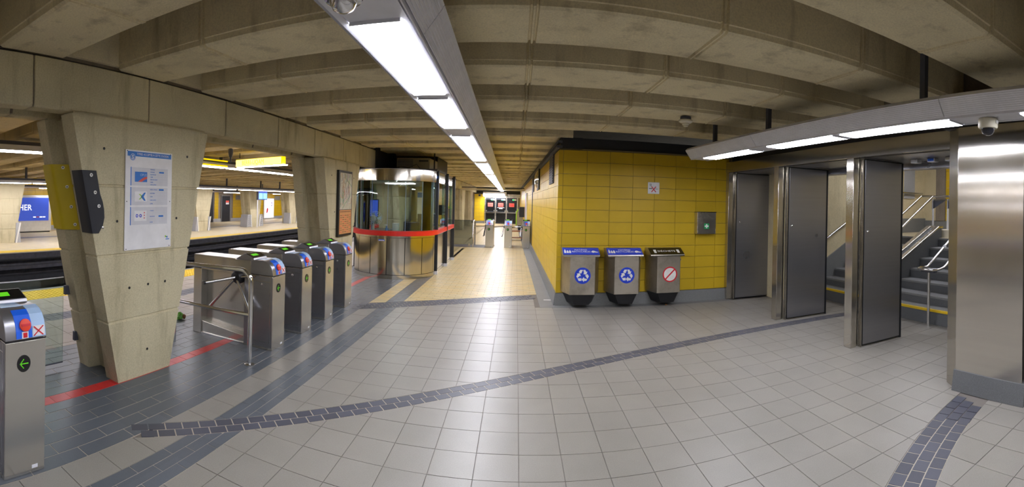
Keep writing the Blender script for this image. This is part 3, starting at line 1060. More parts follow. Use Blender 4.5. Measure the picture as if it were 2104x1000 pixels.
# ================================================================ THINGS ON THE NEAR COLUMNS
# fare notice
t = thing('notice_board', 'white fare notice with blue header screwed to the concrete column', 'sign', (-3.156, 2.63, 1.226))
MB().box(-0.008, 0, 0, 0.0, 0.61, 0.936).build('panel', 'paper', t, bevel=0.001, smooth=False)
LX = 0.0005
F0 = on_x(-3.156, 2.63, 1.226)


def dec(name, u0, v0, u1, v1, mat, w=0.0012, par=None, lift=0.0, bev=0):
    b = MB()
    b.box(lift, u0, v0, lift + w, u1, v1)
    return b.build(name, mat, par or t, bevel=bev, smooth=False)


def col_text(name, body, u, v, size, mat, sx=1.0, align='LEFT', par=None, lift=0.0028):
    p = par or t
    return text(name, body, on_x(p.location.x + lift, p.location.y + u, p.location.z + v), size, mat, p, align, 0.0004, sx)


dec('header', 0.022, 0.878, 0.595, 0.922, 'blue')
b = mbf(frame((0.0008, 0.085, 0.872), (0, 1, 0), (0, 0, 1)))
b.disc((0, 0, 0), 0.034, 0.0015, 24).build('badge', 'blue', t, smooth=False)
b = mbf(frame((0.0022, 0.085, 0.872), (0, 1, 0), (0, 0, 1)))
b.disc((0, 0, 0), 0.028, 0.0006, 24, r_in=0.024).build('badge_ring', 'paper', t, smooth=False)
col_text('lettering', '$', 0.085, 0.854, 0.05, 'paper', align='CENTER', lift=0.0035)
col_text('lettering', 'TITRES ACCEPTÉS À CETTE STATION', 0.135, 0.891, 0.0295, 'paper', sx=0.86)
rows3 = [(0.605, 0.775, ['10 VOYAGES', '2 VOYAGES', 'ALLER-RETOUR', '1 JOUR', 'WEEK-END ILLIMITÉ', '3 JOURS', 'SOIRÉE ILLIMITÉE'], 1),
         (0.42, 0.588, ['HEBDO ET MENSUEL', 'ALLER SIMPLE', '1 JOUR', 'SOIRÉE ILLIMITÉE', '3 JOURS'], 0),
         (0.235, 0.402, ['1 PASSAGE', 'TARIF RÉDUIT', 'GROUPE'], 1)]
for v0, v1, lines, badge in rows3:
    dec('row_panel', 0.075, v0, 0.55, v1, 'sign_grey')
    dec('row_bar', 0.063, v0 - 0.002, 0.072, v1 + 0.002, 'blue')
    n = len(lines)
    for k, ln in enumerate(lines):
        vv = v1 - (k + 0.72) * (v1 - v0) / n
        dec('rule', 0.30, vv - 0.006, 0.545, vv - 0.005, 'paper', lift=0.0012, w=0.0006)
        col_text('lettering', ln, 0.31, vv, 0.0135, 'blue', sx=0.8)
        if k == badge:
            dec('price_box', 0.43, vv - 0.003, 0.495, vv + 0.013, 'blue', lift=0.0012, w=0.0008)
dec('card_picture', 0.115, 0.64, 0.27, 0.735, 'blue', lift=0.0012, bev=0.0)
b = mbf(frame((0.0026, 0, 0), (0, 1, 0), (0, 0, 1)))
arc = [(0.155 + 0.115 * k / 8, 0.641 + 0.05 * math.sin(k / 8 * PI / 2)) for k in range(9)]
b.prism(arc + [(0.27, 0.672), (0.235, 0.66), (0.20, 0.641)], 0, 0.0006).build('road_picture', 'salmon', t, smooth=False)
col_text('lettering', 'OPUS', 0.18, 0.695, 0.034, 'pale_blue')
dec('card_picture', 0.115, 0.455, 0.27, 0.55, 'paper', lift=0.0012)
for pts, mt in (([(0.19, 0.50), (0.235, 0.54), (0.255, 0.54), (0.228, 0.50), (0.255, 0.462), (0.235, 0.462)], 'blue'), ([(0.165, 0.475), (0.20, 0.50), (0.165, 0.525), (0.185, 0.525), (0.212, 0.50), (0.185, 0.475)], 'lime')):
    mbf(frame((0.0026, 0, 0), (0, 1, 0), (0, 0, 1))).prism(pts, 0, 0.0006).build('arrow_mark', mt, t, smooth=False)
dec('card_picture', 0.115, 0.27, 0.27, 0.368, 'paper', lift=0.0012)
for u, mt in ((0.135, 'bin_blue'), (0.18, 'bin_blue')):
    mbf(frame((0.0026, 0, 0), (0, 1, 0), (0, 0, 1))).disc((u + 0.012, 0.32, 0), 0.016, 0.0006, 14, r_in=0.008).build('transit_mark', mt, t, smooth=False)
for k in range(3):
    mbf(frame((0.0026, 0, 0), (0, 1, 0), (0, 0, 1))).prism([(0.235, 0.29 + k * 0.025), (0.25, 0.298 + k * 0.025), (0.235, 0.306 + k * 0.025)], 0, 0.0006).build('arrow_mark', 'red', t, smooth=False)
mbf(frame((0.001, 0, 0), (0, 1, 0), (0, 0, 1))).prism([(0.525, 0.095), (0.525, 0.12), (0.55, 0.107)], 0, 0.0008).build('emblem', 'lime', t, smooth=False)
mbf(frame((0.001, 0, 0), (0, 1, 0), (0, 0, 1))).prism([(0.535, 0.10), (0.56, 0.112), (0.56, 0.09)], 0, 0.0009).build('emblem', 'blue', t, smooth=False)
dec('small_print', 0.535, 0.076, 0.585, 0.084, 'blue')
for u, v in ((0.02, 0.012), (0.585, 0.012), (0.02, 0.455), (0.585, 0.455), (0.02, 0.924), (0.585, 0.924)):
    mbf(frame((0, u, v), (0, 1, 0), (0, 0, 1))).disc((0, 0, 0), 0.005, 0.002, 10).build('screw', 'black', t, smooth=False)

# rubber corner guards of column 1 (the column leans, so the guards lean with it)
def guard(name, label, mat, corner, dirs, wa, wb, z0, z1, screws, torn=False):
    """corner(z) -> the arris point; dirs: unit vectors of the two flanges in plan"""
    t = thing(name, label, 'corner guard', corner((z0 + z1) / 2))
    o = Vector(t.location)
    da, db = Vector((*dirs[0], 0)), Vector((*dirs[1], 0))
    oa = Vector((db.y, -db.x, 0)) * 0
    N = 9
    rows = []
    th = 0.012
    out = -(da + db).normalized() * 0.016
    for k in range(N):
        z = z0 + (z1 - z0) * k / (N - 1)
        c = Vector(corner(z)) - o + out
        wB = wb
        if torn:
            f = (z - z0) / (z1 - z0)
            wB = wb * (0.42 + 0.58 * min(1, (f / 0.26) ** 0.6)) if f < 0.26 else wb * (1.05 if f < 0.5 else 0.96)
        path = [c + da * wa, c + da * wa * 0.5, c + da * 0.03, c + (da + db) * 0.007, c + db * 0.03, c + db * wB * 0.6, c + db * wB]
        back = [p - out.normalized() * th for p in path][::-1]
        rows.append([tuple(p) for p in path + back])
    MB().loft(rows).build('pad', mat, t)
    for s, z in screws:
        c = Vector(corner(z)) - o + out * 1.0 + db * (wb * s)
        n = Vector((db.y, -db.x, 0))
        if n.dot(out) < 0: n = -n
        b = mbf(frame(c + n * 0.004, db, (0, 0, 1)) if db.cross(Vector((0, 0, 1))).dot(n) > 0 else frame(c + n * 0.004, -db, (0, 0, 1)))
        b.lathe([(0.016, 0), (0.016, 0.004), (0.008, 0.006), (0.0, 0.006)], n=14).build('washer', 'white', t)
        b = mbf(frame(c + n * 0.0095, db, (0, 0, 1)) if db.cross(Vector((0, 0, 1))).dot(n) > 0 else frame(c + n * 0.0095, -db, (0, 0, 1)))
        b.lathe([(0.006, 0), (0.006, 0.002), (0, 0.002)], n=10).build('screw', 'black', t)
    return t


HW = lambda z: 0.335 + 0.55 * z / 2.45
guard('corner_guard', 'black rubber guard, torn at the bottom, on the front edge of the concrete column', 'rub_black',
      lambda z: (-3.17, 2.93 - HW(z), z), ((-1, 0), (0, 1)), 0.16, 0.16, 1.40, 1.95, [(0.55, 1.91), (0.62, 1.76), (0.72, 1.64)], True)
guard('corner_guard', 'yellow rubber guard on the rear flange of the concrete column', 'rub_yellow',
      lambda z: (-3.645, 2.93 - HW(z) - 0.005, z), ((-1, 0), (0.45, 0.893)), 0.165, 0.17, 1.40, 2.02, [(0.62, 1.99), (0.66, 1.81), (0.70, 1.62), (0.74, 1.45)])
t = thing('screw', 'bare screw left in the column below the torn black guard', 'screw', (-3.166, 2.386, 1.45))
mbf(frame((0, 0, 0), (0, 1, 0), (0, 0, 1))).lathe([(0.013, 0), (0.013, 0.004), (0.006, 0.008), (0, 0.008)], n=12).build('head', 'chrome', t)

# route map on the second column
t = thing('route_map', 'tall framed route map with orange timetable on the second concrete column', 'map', (-3.118, 7.46, 1.07))
MB().box(-0.05, -0.03, -0.025, -0.004, 0.63, 1.19).build('frame', 'black', t, bevel=0.004, smooth=False)
dec('map_sheet', 0.015, 0.47, 0.585, 1.145, 'map_white', lift=-0.004, w=0.006)
dec('timetable', 0.015, 0.02, 0.585, 0.46, 'map_orange', lift=-0.004, w=0.006)
rnd = random.Random(3)
for k in range(46):
    u, v = rnd.uniform(0.05, 0.5), rnd.uniform(0.52, 1.08)
    pts = [(0.0032, u, v)]
    a = rnd.uniform(0, PI)
    for s in range(3):
        a += rnd.uniform(-0.7, 0.7)
        u, v = min(0.57, max(0.03, u + 0.09 * math.cos(a))), min(1.13, max(0.49, v + 0.09 * math.sin(a)))
        pts.append((0.0032, u, v))
    MB().tube(pts, 0.0016 if k % 3 else 0.003, 4).build('route_line', ('map_orange', 'violet', 'alu_dark', 'green', 'salmon', 'ac')[k % 6], t)
for k in range(7):
    dec('print_line', 0.04 + k * 0.075, 0.42, 0.10 + k * 0.075, 0.44, 'brown', lift=0.0022, w=0.0008)
for k in range(5):
    for r in range(9):
        dec('print_line', 0.04 + k * 0.108, 0.05 + r * 0.038, 0.125 + k * 0.108, 0.062 + r * 0.038, 'brown' if (k + r) % 3 else 'salmon', lift=0.0022, w=0.0008)

# ================================================================ TURNSTILES
def turnstile():
    t = thing('turnstile', 'x', 'turnstile')
    W = 0.28
    top = [(0.0, 0.848), (-0.005, 0.90), (-0.02, 0.945), (-0.05, 0.985), (-0.09, 1.008), (-0.14, 1.018), (-0.255, 1.012), (-0.27, 1.03), (-0.385, 1.072), (-0.40, 1.070), (-0.52, 1.0), (-0.55, 1.008), (-1.17, 1.003), (-1.18, 0.99)]
    body = MB()
    # full-depth core behind the niche, and the blocks in front of, behind and above it
    body.prism([(0.0, 0.0), (0.0, 0.835), (-0.005, 0.84), (-0.30, 0.84), (-0.30, 1.0), (-0.52, 0.995), (-0.55, 1.005), (-1.17, 1.0), (-1.18, 0.99), (-1.18, 0.0)], 0.12, W, 'y')
    body.prism([(0.0, 0.0), (0.0, 0.835), (-0.005, 0.84), (-0.39, 0.84), (-0.39, 0.0)], 0.0, 0.12, 'y')
    body.prism([(-1.05, 0.0), (-1.05, 0.84), (-1.18, 0.84), (-1.18, 0.0)], 0.0, 0.12, 'y')
    body.prism([(-0.30, 0.82), (-0.30, 1.0), (-0.52, 0.995), (-0.55, 1.005), (-1.17, 1.0), (-1.18, 0.99), (-1.18, 0.82)], 0.0, 0.12, 'y')
    body.build('cabinet', 'steel_gate', t, bevel=0.005)
    MB().prism([(-0.39, 0.0), (-1.05, 0.0), (-1.05, 0.16), (-0.39, 0.10)], 0.02, 0.12, 'y').build('niche_sill', 'steel_gate', t, bevel=0.004, smooth=False)
    MB().box(-0.39, 0.004, 0.0, -1.05, 0.02, 0.02).build('sill_edge', 'chrome', t, smooth=False)
    nose = [(0.004, 0.848)] + top[1:7] + [(-0.30, 1.012), (-0.30, 0.848)]
    MB().prism(nose, -0.002, W + 0.002, 'y').build('nose_cover', 'steel_gate_dark', t, bevel=0.004)
    hump = [(-0.255, 1.0), (-0.268, 1.032), (-0.385, 1.075), (-0.40, 1.073), (-0.53, 1.0)]
    MB().prism(hump, -0.001, W + 0.001, 'y').build('display_hump', 'steel_gate_dark', t, bevel=0.003, smooth=False)
    # sloping display plate
    p0, p1 = Vector((-0.268, 0, 1.032)), Vector((-0.385, 0, 1.075))
    up = (p1 - p0).normalized()
    Fd = frame(p0, (0, 1, 0), up)
    L = (p1 - p0).length
    d = mbf(Fd).box(0.01, 0.006, 0, W - 0.01, L - 0.006, 0.004).build('display', 'blackgloss', t, smooth=False)
    mbf(Fd).box(0.05, 0.04, 0.004, 0.17, 0.085, 0.0055).build('screen', 'lit_green', d, smooth=False)
    # blue instruction sticker that follows the nose
    nn = [(0.004, 0.856)] + top[1:7]

    def strip(name, y0, y1, k0, k1, mat, lift):
        pr = nn[k0:k1]
        outer, inner = [], []
        for i, (x, z) in enumerate(pr):
            q0, q1 = pr[max(0, i - 1)], pr[min(len(pr) - 1, i + 1)]
            tx, tz = q1[0] - q0[0], q1[1] - q0[1]
            l = math.hypot(tx, tz)
            outer.append((x + tz / l * lift, z - tx / l * lift))
            inner.append((x - tz / l * 0.002, z + tx / l * 0.002))
        return MB().prism(outer + inner[::-1], y0, y1, 'y').build(name, mat, t, smooth=False)
    strip('card_sticker', 0.072, 0.19, 0, 5, 'gate_blue', 0.0025)
    strip('pale_sticker', 0.182, 0.276, 0, 6, 'pale_blue', 0.003)
    strip('top_sticker', 0.03, 0.18, 5, 7, 'pale_blue', 0.0025)
    Fn = frame((0.001, 0, 0), (0, 1, 0), (-0.20, 0, 0.98))
    rd = mbf(frame((-0.006, 0.135, 0.934), (0, 1, 0), (-0.3, 0, 0.954))).lathe([(0.038, -0.004), (0.038, 0.008), (0.031, 0.012), (0.0, 0.012)], n=24).build('card_reader', 'orange_red', t)
    mbf(frame((-0.006, 0.135, 0.934), (0, 1, 0), (-0.3, 0, 0.954))).box(-0.03, -0.007, 0.012, 0.03, 0.007, 0.017).build('slot', 'red', rd, smooth=False)
    mbf(frame((0.0055, 0, 0.856), (0, 1, 0), (-0.09, 0, 0.996))).box(0.118, 0.004, 0.0015, 0.146, 0.034, 0.003).build('ticket_mark', 'red', t, smooth=False)
    mbf(frame((0.0055, 0, 0.856), (0, 1, 0), (-0.09, 0, 0.996))).box(0.110, 0.0, 0.0, 0.154, 0.04, 0.0018).build('ticket_mark', 'paper', t, smooth=False)
    mbf(frame((0.0045, 0, 0.86), (0, 1, 0), (-0.10, 0, 0.995))).box(0.186, 0.004, 0.0015, 0.268, 0.064, 0.0034).build('no_card_mark', 'paper', t, smooth=False)
    for s in (1, -1):
        b = mbf(frame((0.0078, 0.223, 0.893), (0, 1, 0), (-0.06, 0, 0.998)))
        b.prism([(-0.036, -0.026 * s), (-0.031, -0.031 * s), (0.036, 0.026 * s), (0.031, 0.031 * s)], 0, 0.0012).build('cross_stroke', 'red', t, smooth=False)
    # seams, kick plate and lock
    MB().box(-0.0015, -0.0015, 0.838, 0.0015, W + 0.001, 0.846).build('seam', 'black', t, smooth=False)
    MB().box(-0.255, -0.003, 0.838, 0.0, 0.0, 0.843).build('seam', 'chrome', t, smooth=False)
    MB().box(-0.255, -0.003, 0.085, -0.035, 0.0, 0.09).build('seam', 'chrome', t, smooth=False)
    MB().box(-0.255, -0.003, 0.775, -0.035, 0.0, 0.779).build('seam', 'chrome', t, smooth=False)
    for x in (-0.255, -0.035):
        MB().box(x, -0.003, 0.0, x + 0.004, 0.0, 0.84).build('seam', 'chrome', t, smooth=False)
    MB().box(-0.385, -0.002, 0.03, -0.004, -0.0005, 0.835).build('side_panel', 'steel_gate_dark', t, smooth=False)
    mbf(frame((-0.14, -0.002, 0.745), (1, 0, 0), (0, 0, 1))).lathe([(0.014, 0), (0.014, 0.006), (0.006, 0.01), (0, 0.01)], n=14).build('lock', 'chrome', t)
    al = mbf(frame((0.0015, 0.125, 0.70), (0, 1, 0), (0, 0, 1))).disc((0, 0, 0), 0.052, 0.004, 26, sx=0.88).build('arrow_light', 'blackgloss', t, smooth=False)
    ar = mbf(frame((0.0057, 0.125, 0.70), (0, 1, 0), (0, 0, 1)))
    for k in range(8):
        ar.box(-0.028 + k * 0.0075, -0.003, 0, -0.0235 + k * 0.0075, 0.003, 0.0015)
    for k in range(1, 5):
        for s in (1, -1):
            ar.box(-0.028 + k * 0.0055, s * k * 0.0065 - 0.003, 0, -0.0235 + k * 0.0055, s * k * 0.0065 + 0.003, 0.0015)
    ar.build('arrow', 'lit_green', al, smooth=False)
    MB().box(-0.001, 0.002, 0.004, 0.0015, W - 0.002, 0.832).build('front_panel', 'steel_gate', t, smooth=False)
    MB().box(-0.001, 0.19, 0.03, 0.004, 0.23, 0.05).build('rating_plate', 'alu', t, smooth=False)
    # tripod
    hub = mbf(frame((-0.485, 0.02, 0.79), (1, 0, 0), (0, 0, 1))).lathe([(0.085, -0.03), (0.085, 0.03), (0.06, 0.075), (0.03, 0.085), (0, 0.085)], n=20).build('tripod_hub', 'black', t)
    for e in ((-0.67, -0.40, 0.75), (-0.83, -0.10, 0.40), (-0.235, -0.10, 0.42)):
        s = Vector((-0.485, -0.04, 0.79))
        ee = Vector(e)
        arm = MB().tube([s, ee], 0.017).build('tripod_arm', 'chrome', t)
        dirv = (ee - s).normalized()
        MB().tube([ee - dirv * 0.012, ee + dirv * 0.012], 0.0185).build('end_cap', 'black', arm)
    MB().tube([(-0.42, -0.03, 0.80), (-0.21, -0.035, 0.835)], 0.014).build('stop_bar', 'chrome', t)
    return t


ts = turnstile()
gate_labels = ['stainless turnstile by the bent handrail, first of the row of four',
               'stainless turnstile second in the row from the bent handrail',
               'stainless turnstile third in the row from the bent handrail',
               'stainless turnstile last of the row, in front of the second column']
for k, (y, lb) in enumerate(zip((4.315, 5.06, 5.81, 6.60), gate_labels)):
    o = ts if k == 0 else copy_tree(ts)
    o.location = (-2.595 - 0.012 * k, y, 0)
    tag(o, lb, 'turnstile', 'turnstiles by the platform')
o = copy_tree(ts)
o.location = (-2.43, 1.115, 0)
tag(o, 'stainless turnstile standing alone before the big column, green arrow on its front', 'turnstile', 'turnstiles by the platform')
for x, lb in ((-1.15, 'left'), (-0.43, 'middle'), (0.265, 'right')):
    o = copy_tree(ts)
    o.location = (x, 17.0, 0)
    o.rotation_euler = (0, 0, -PI / 2)
    tag(o, {'left': 'stainless turnstile at the corridor end beside the chrome barrier post',
            'middle': 'stainless turnstile in the middle of the three at the corridor end',
            'right': 'stainless turnstile against the yellow corridor wall'}[lb], 'turnstile', 'turnstiles in the corridor')

# bent handrail between the column and the turnstiles
t = thing('handrail', 'bent stainless handrail with a round floor flange before the turnstiles', 'handrail', (-2.575, 3.84, 0))
pts = [(0, 0, 0.0), (0, 0, 0.86)] + [(-0.13 + 0.13 * math.cos(a), 0, 0.86 + 0.115 * math.sin(a)) for a in [k * PI / 16 for k in range(1, 9)]] + [(-1.10, 0, 0.945)]
MB().tube(pts, 0.024, 14).build('post_rail', 'chrome', t)
MB().tube([(0, 0, 0.515), (-1.08, 0, 0.50)], 0.02, 12).build('lower_rail', 'chrome', t)
MB().lathe([(0.055, 0), (0.055, 0.008), (0.035, 0.016), (0.026, 0.018)], n=22).build('flange', 'chrome', t)
MB().tube([(-1.08, 0, 0), (-1.08, 0, 0.945)], 0.022, 12).build('rear_post', 'chrome', t)

# glass screen hinged on the column
t = thing('glass_screen', 'low clear glass panel hinged to the rear of the big column', 'glass panel', (-3.77, 2.42, 0))
MB().box(-0.006, -1.25, 0.06, 0.006, -0.06, 0.91).build('pane', 'glass', t, bevel=0.003, smooth=False)
MB().box(-0.006, -1.25, 0.905, 0.006, -0.06, 0.915).build('top_edge', 'alu', t, smooth=False)
MB().box(-0.006, -1.25, 0.055, 0.006, -0.06, 0.065).build('bottom_edge', 'alu_dark', t, smooth=False)
for z, dy in ((0.30, 0.12), (0.78, 0.0)):
    MB().box(-0.02, -0.05 + dy, z - 0.045, 0.02, 0.02 + dy, z + 0.045).build('hinge', 'alu_dark', t, bevel=0.004, smooth=False)
t = thing('crumpled_wrapper', 'crumpled green and brown wrapper lying on the platform floor by the column', 'litter', (-4.27, 4.60, 0))
for c, rr, mt in (((0, 0, 0.045), 0.05, 'bag_green'), ((0.035, 0.03, 0.035), 0.035, 'bag_brown'), ((0.02, -0.05, 0.03), 0.03, 'bag_green')):
    bmx = bmesh.new()
    bmesh.ops.create_icosphere(bmx, subdivisions=2, radius=rr)
    for v in bmx.verts:
        v.co = v.co * random.uniform(0.75, 1.2)
        v.co.z = max(v.co.z + c[2], 0.0)
        v.co.x += c[0]; v.co.y += c[1]
    me = bpy.data.meshes.new('wrap')
    bmx.to_mesh(me)
    bmx.free()
    me.materials.append(M[mt])
    place(me, 'wrap', (0, 0, 0), t)

# ================================================================ TICKET BOOTH
BCX, BCY, BR = -2.85, 10.35, 0.99
booth = thing('ticket_booth', 'round fronted steel and glass ticket booth with red belt', 'ticket booth', (BCX, BCY, 0))


def outline(r, back=2.75, a0=180.0, a1=360.0, n=36):
    """plan of the booth: half circle in front, straight sides running back"""
    pts = [(-r, back)]
    pts += [(r * math.cos(math.radians(a0 + (a1 - a0) * k / n)), r * math.sin(math.radians(a0 + (a1 - a0) * k / n))) for k in range(n + 1)]
    pts += [(r, back)]
    return pts


def wallring(name, r0, r1, z0, z1, mat, par=booth, bevel=0):
    o, i = outline(r1), outline(r0)
    b = MB()
    n = len(o)
    v = [(x, y, z) for z in (z0, z1) for pl in (i, o) for x, y in pl]
    f = []
    for k in range(n - 1):
        f += [(k, k + 1, n + k + 1, n + k)[::-1], (2 * n + k, 2 * n + k + 1, 3 * n + k + 1, 3 * n + k), (n + k, n + k + 1, 3 * n + k + 1, 3 * n + k), (k, k + 1, 2 * n + k + 1, 2 * n + k)[::-1]]
    f += [(0, n, 3 * n, 2 * n), (n - 1, 2 * n - 1, 4 * n - 1, 3 * n - 1)[::-1]]
    f = [q[::-1] for q in f]
    b.add(v, f)
    return b.build(name, mat, par, bevel=bevel)


def arcpiece(a0, a1, r0, r1, z0, z1, n=8):
    A = [math.radians(a0 + (a1 - a0) * k / n) for k in range(n + 1)]
    poly = [(r1 * math.cos(a), r1 * math.sin(a)) for a in A] + [(r0 * math.cos(a), r0 * math.sin(a)) for a in A[::-1]]
    return MB().prism(poly, z0, z1)


wallring('plinth', 0.90, 0.975, 0.0, 0.085, 'steel_booth')
wallring('lining', 0.90, 0.955, 0.085, 0.93, 'black')
ANG = [180, 202.0, 226.5, 250.6, 274.0, 297.7, 323.0, 349.0, 360]
for a0, a1 in zip(ANG, ANG[1:]):
    arcpiece(a0 + 0.45, a1 - 0.45, 0.955, 0.975, 0.095, 0.90).build('panel', 'steel_booth', booth)
    arcpiece(a0 + 0.12, a1 - 0.12, 0.945, 0.957, 1.05, 2.17).build('pane', 'glass', booth)
    arcpiece(a0 - 0.15, a0 + 0.15, 0.944, 0.96, 1.05, 2.17, 2).build('pane_joint', 'pale_blue', booth)
for y0, y1 in ((0.06, 1.38), (1.44, 2.72)):
    for s in (1, -1):
        MB().box(s * 0.955, y0, 0.095, s * 0.975, y1, 0.90).build('panel', 'steel_booth', booth, smooth=False)
        MB().box(s * 0.945, y0, 1.05, s * 0.957, y1, 2.17).build('pane', 'glass', booth, smooth=False)
wallring('upper_rim', 0.94, 0.98, 0.905, 0.95, 'steel_booth')
wallring('red_belt', 0.93, 1.03, 0.955, 1.055, 'band_red', bevel=0.006)
wallring('fascia', 0.92, 0.985, 2.165, 2.42, 'steel_booth')
MB().prism(outline(0.97), 2.36, 2.43).build('roof', 'steel_dark', booth, smooth=False)
MB().prism(outline(0.90), 2.15, 2.19).build('inner_ceiling', 'offwhite', booth, smooth=False)
lgt = MB().box(-0.35, 0.2, 2.135, 0.35, 0.45, 2.152).build('ceiling_lamp', 'diffuser_far', booth, smooth=False)
MB().prism(outline(0.90), 0.0, 0.02).build('inner_floor', 'granite_dark', booth, smooth=False)
wallring('counter', 0.45, 0.90, 0.90, 0.94, 'steel_dark')
MB().box(-0.95, 2.70, 0.0, 0.95, 2.75, 2.36).build('back_wall', 'glass_dark', booth, smooth=False)
for x, y in ((0.985, 0.05), (1.005, 1.41), (1.0, 2.73), (-1.0, -0.05), (-1.0, 1.41), (-1.0, 2.73)):
    MB().box(x - 0.035, y - 0.035, 0.06, x + 0.035, y + 0.035, 2.46).build('post', 'navy', booth, bevel=0.004, smooth=False)
    MB().box(x - 0.045, y - 0.05, 0.0, x + 0.045, y + 0.05, 0.08).build('post_foot', 'alu', booth, smooth=False)
mbf(frame((0.0, -0.976, 0.83), (1, 0, 0), (0, 0, 1))).box(-0.12, 0, 0, 0.02, 0.035, 0.003).build('nameplate', 'gate_blue', booth, smooth=False)
mbf(frame((0.0, -0.979, 0.83), (1, 0, 0), (0, 0, 1))).box(-0.11, 0.004, 0, 0.01, 0.018, 0.003).build('nameplate_line', 'paper', booth, smooth=False)
mbf(frame((0.985, 0.012, 2.26), (1, 0, 0), (0, 0, 1))).box(-0.02, 0, 0, 0.02, 0.06, 0.004).build('post_sticker', 'gate_blue', booth, smooth=False)

# things in and on the booth
t = thing('electric_fan', 'white desk fan on the booth counter behind the glass', 'fan', (BCX - 0.42, BCY - 0.45, 0.94))
MB().lathe([(0.12, 0), (0.12, 0.015), (0.03, 0.035), (0.025, 0.22)], n=20).build('base', 'fan_white', t)
ring = mbf(frame((0.06, -0.04, 0.36), (0.85, 0.53, 0), (0, 0, 1)))
for rr in (0.05, 0.09, 0.13, 0.165):
    ring.disc((0, 0, 0), rr, 0.006, 28, r_in=rr - 0.006)
for k in range(16):
    a = k * PI / 8
    c, s_ = math.cos(a), math.sin(a)
    ring.prism([(0.03 * c - 0.002 * s_, 0.03 * s_ + 0.002 * c), (0.16 * c - 0.002 * s_, 0.16 * s_ + 0.002 * c), (0.16 * c + 0.002 * s_, 0.16 * s_ - 0.002 * c), (0.03 * c + 0.002 * s_, 0.03 * s_ - 0.002 * c)], 0, 0.004)
ring.build('grille', 'fan_white', t)
for k in range(3):
    a = k * 2 * PI / 3
    mbf(frame((0.06, -0.02, 0.36), (0.85, 0.53, 0), (0, 0, 1))).prism([(0.02 * math.cos(a), 0.02 * math.sin(a)), (0.14 * math.cos(a - 0.35), 0.14 * math.sin(a - 0.35)), (0.15 * math.cos(a + 0.3), 0.15 * math.sin(a + 0.3))], -0.02, -0.014).build('blade', 'pale_blue', t)
MB().lathe([(0.05, 0.30), (0.055, 0.34), (0.05, 0.42), (0.0, 0.43)], n=16).build('motor', 'fan_white', t)
t = thing('spray_bottle', 'blue spray bottle standing on the booth counter', 'bottle', (BCX - 0.05, BCY - 0.60, 0.94))
MB().lathe([(0.035, 0), (0.038, 0.02), (0.036, 0.14), (0.014, 0.18), (0.014, 0.2)], n=16).build('bottle', 'blue', t)
MB().box(-0.05, -0.014, 0.2, 0.02, 0.014, 0.24).build('trigger_head', 'white', t, bevel=0.004)
t = thing('paper_canister', 'white canister on the booth counter beside the spray bottle', 'canister', (BCX + 0.14, BCY - 0.52, 0.94))
MB().lathe([(0.075, 0), (0.078, 0.01), (0.078, 0.24), (0.07, 0.255), (0, 0.258)], n=22).build('drum', 'fan_white', t)
MB().lathe([(0.08, 0.245), (0.08, 0.265), (0, 0.268)], n=22).build('lid', 'alu', t)
t = thing('monitor', 'computer monitor with violet glowing screen standing for a glass reflection, inside the booth', 'monitor', (BCX - 0.62, BCY + 0.05, 0.94))
MB().box(-0.1, -0.08, 0, 0.1, 0.08, 0.02).build('foot', 'black', t)
MB().box(-0.02, -0.02, 0.02, 0.02, 0.02, 0.45).build('neck', 'black', t)
MB().box(-0.17, -0.03, 0.36, 0.17, 0.0, 0.80).build('case', 'black', t, bevel=0.006)
MB().box(-0.15, -0.034, 0.38, 0.15, -0.029, 0.78).build('screen', 'lit_blue', t, smooth=False)  # glow painted in for the violet reflection on the booth glass
t = thing('leaflet_box', 'white and blue leaflet box on the counter beside the booth corner post', 'box', (BCX + 0.80, BCY + 0.35, 0.94))
MB().box(-0.07, -0.10, 0, 0.07, 0.10, 0.22).build('box', 'white', t, bevel=0.004, smooth=False)
MB().box(-0.072, -0.102, 0.18, 0.072, 0.102, 0.24).build('band', 'blue', t, smooth=False)
MB().box(-0.02, -0.08, 0.22, 0.0, 0.08, 0.42).build('leaflet', 'paper', t, smooth=False)
t = thing('office_chair', 'dark office chair inside the booth', 'chair', (BCX + 0.10, BCY + 1.0, 0.02))
MB().box(-0.22, -0.22, 0.42, 0.22, 0.22, 0.50).build('seat', 'black', t, bevel=0.02)
MB().box(-0.22, 0.18, 0.55, 0.22, 0.26, 1.15).build('backrest', 'black', t, bevel=0.03)
MB().tube([(0, 0, 0.06), (0, 0, 0.44)], 0.03).build('column', 'alu_dark', t)
MB().box(-0.03, 0.2, 0.46, 0.03, 0.25, 0.6).build('back_bracket', 'alu_dark', t)
for k in range(5):
    a = k * 2 * PI / 5
    MB().tube([(0, 0, 0.07), (0.25 * math.cos(a), 0.25 * math.sin(a), 0.03)], 0.02).build('leg', 'alu_dark', t)
t = thing('cabinet', 'grey steel cabinet against the back of the booth', 'cabinet', (BCX + 0.45, BCY + 2.35, 0.02))
MB().box(-0.4, -0.25, 0, 0.4, 0.25, 1.35).build('carcass', 'alu', t, bevel=0.005, smooth=False)
for x0 in (-0.39, 0.005):
    d = MB().box(x0, -0.265, 0.02, x0 + 0.385, -0.25, 1.33).build('door', 'alu_dark', t, smooth=False)
    MB().box(x0 + 0.18, -0.28, 0.7, x0 + 0.2, -0.265, 0.8).build('handle', 'chrome', d, smooth=False)
t = thing('notice_strip', 'tall white and blue notice hung on the inner booth post', 'notice', (BCX + 0.02, BCY + 2.60, 1.2))
MB().box(-0.09, -0.01, 0, 0.09, 0, 0.80).build('sheet', 'paper', t, smooth=False)
MB().box(-0.085, -0.013, 0.62, 0.085, -0.01, 0.77).build('heading', 'blue', t, smooth=False)

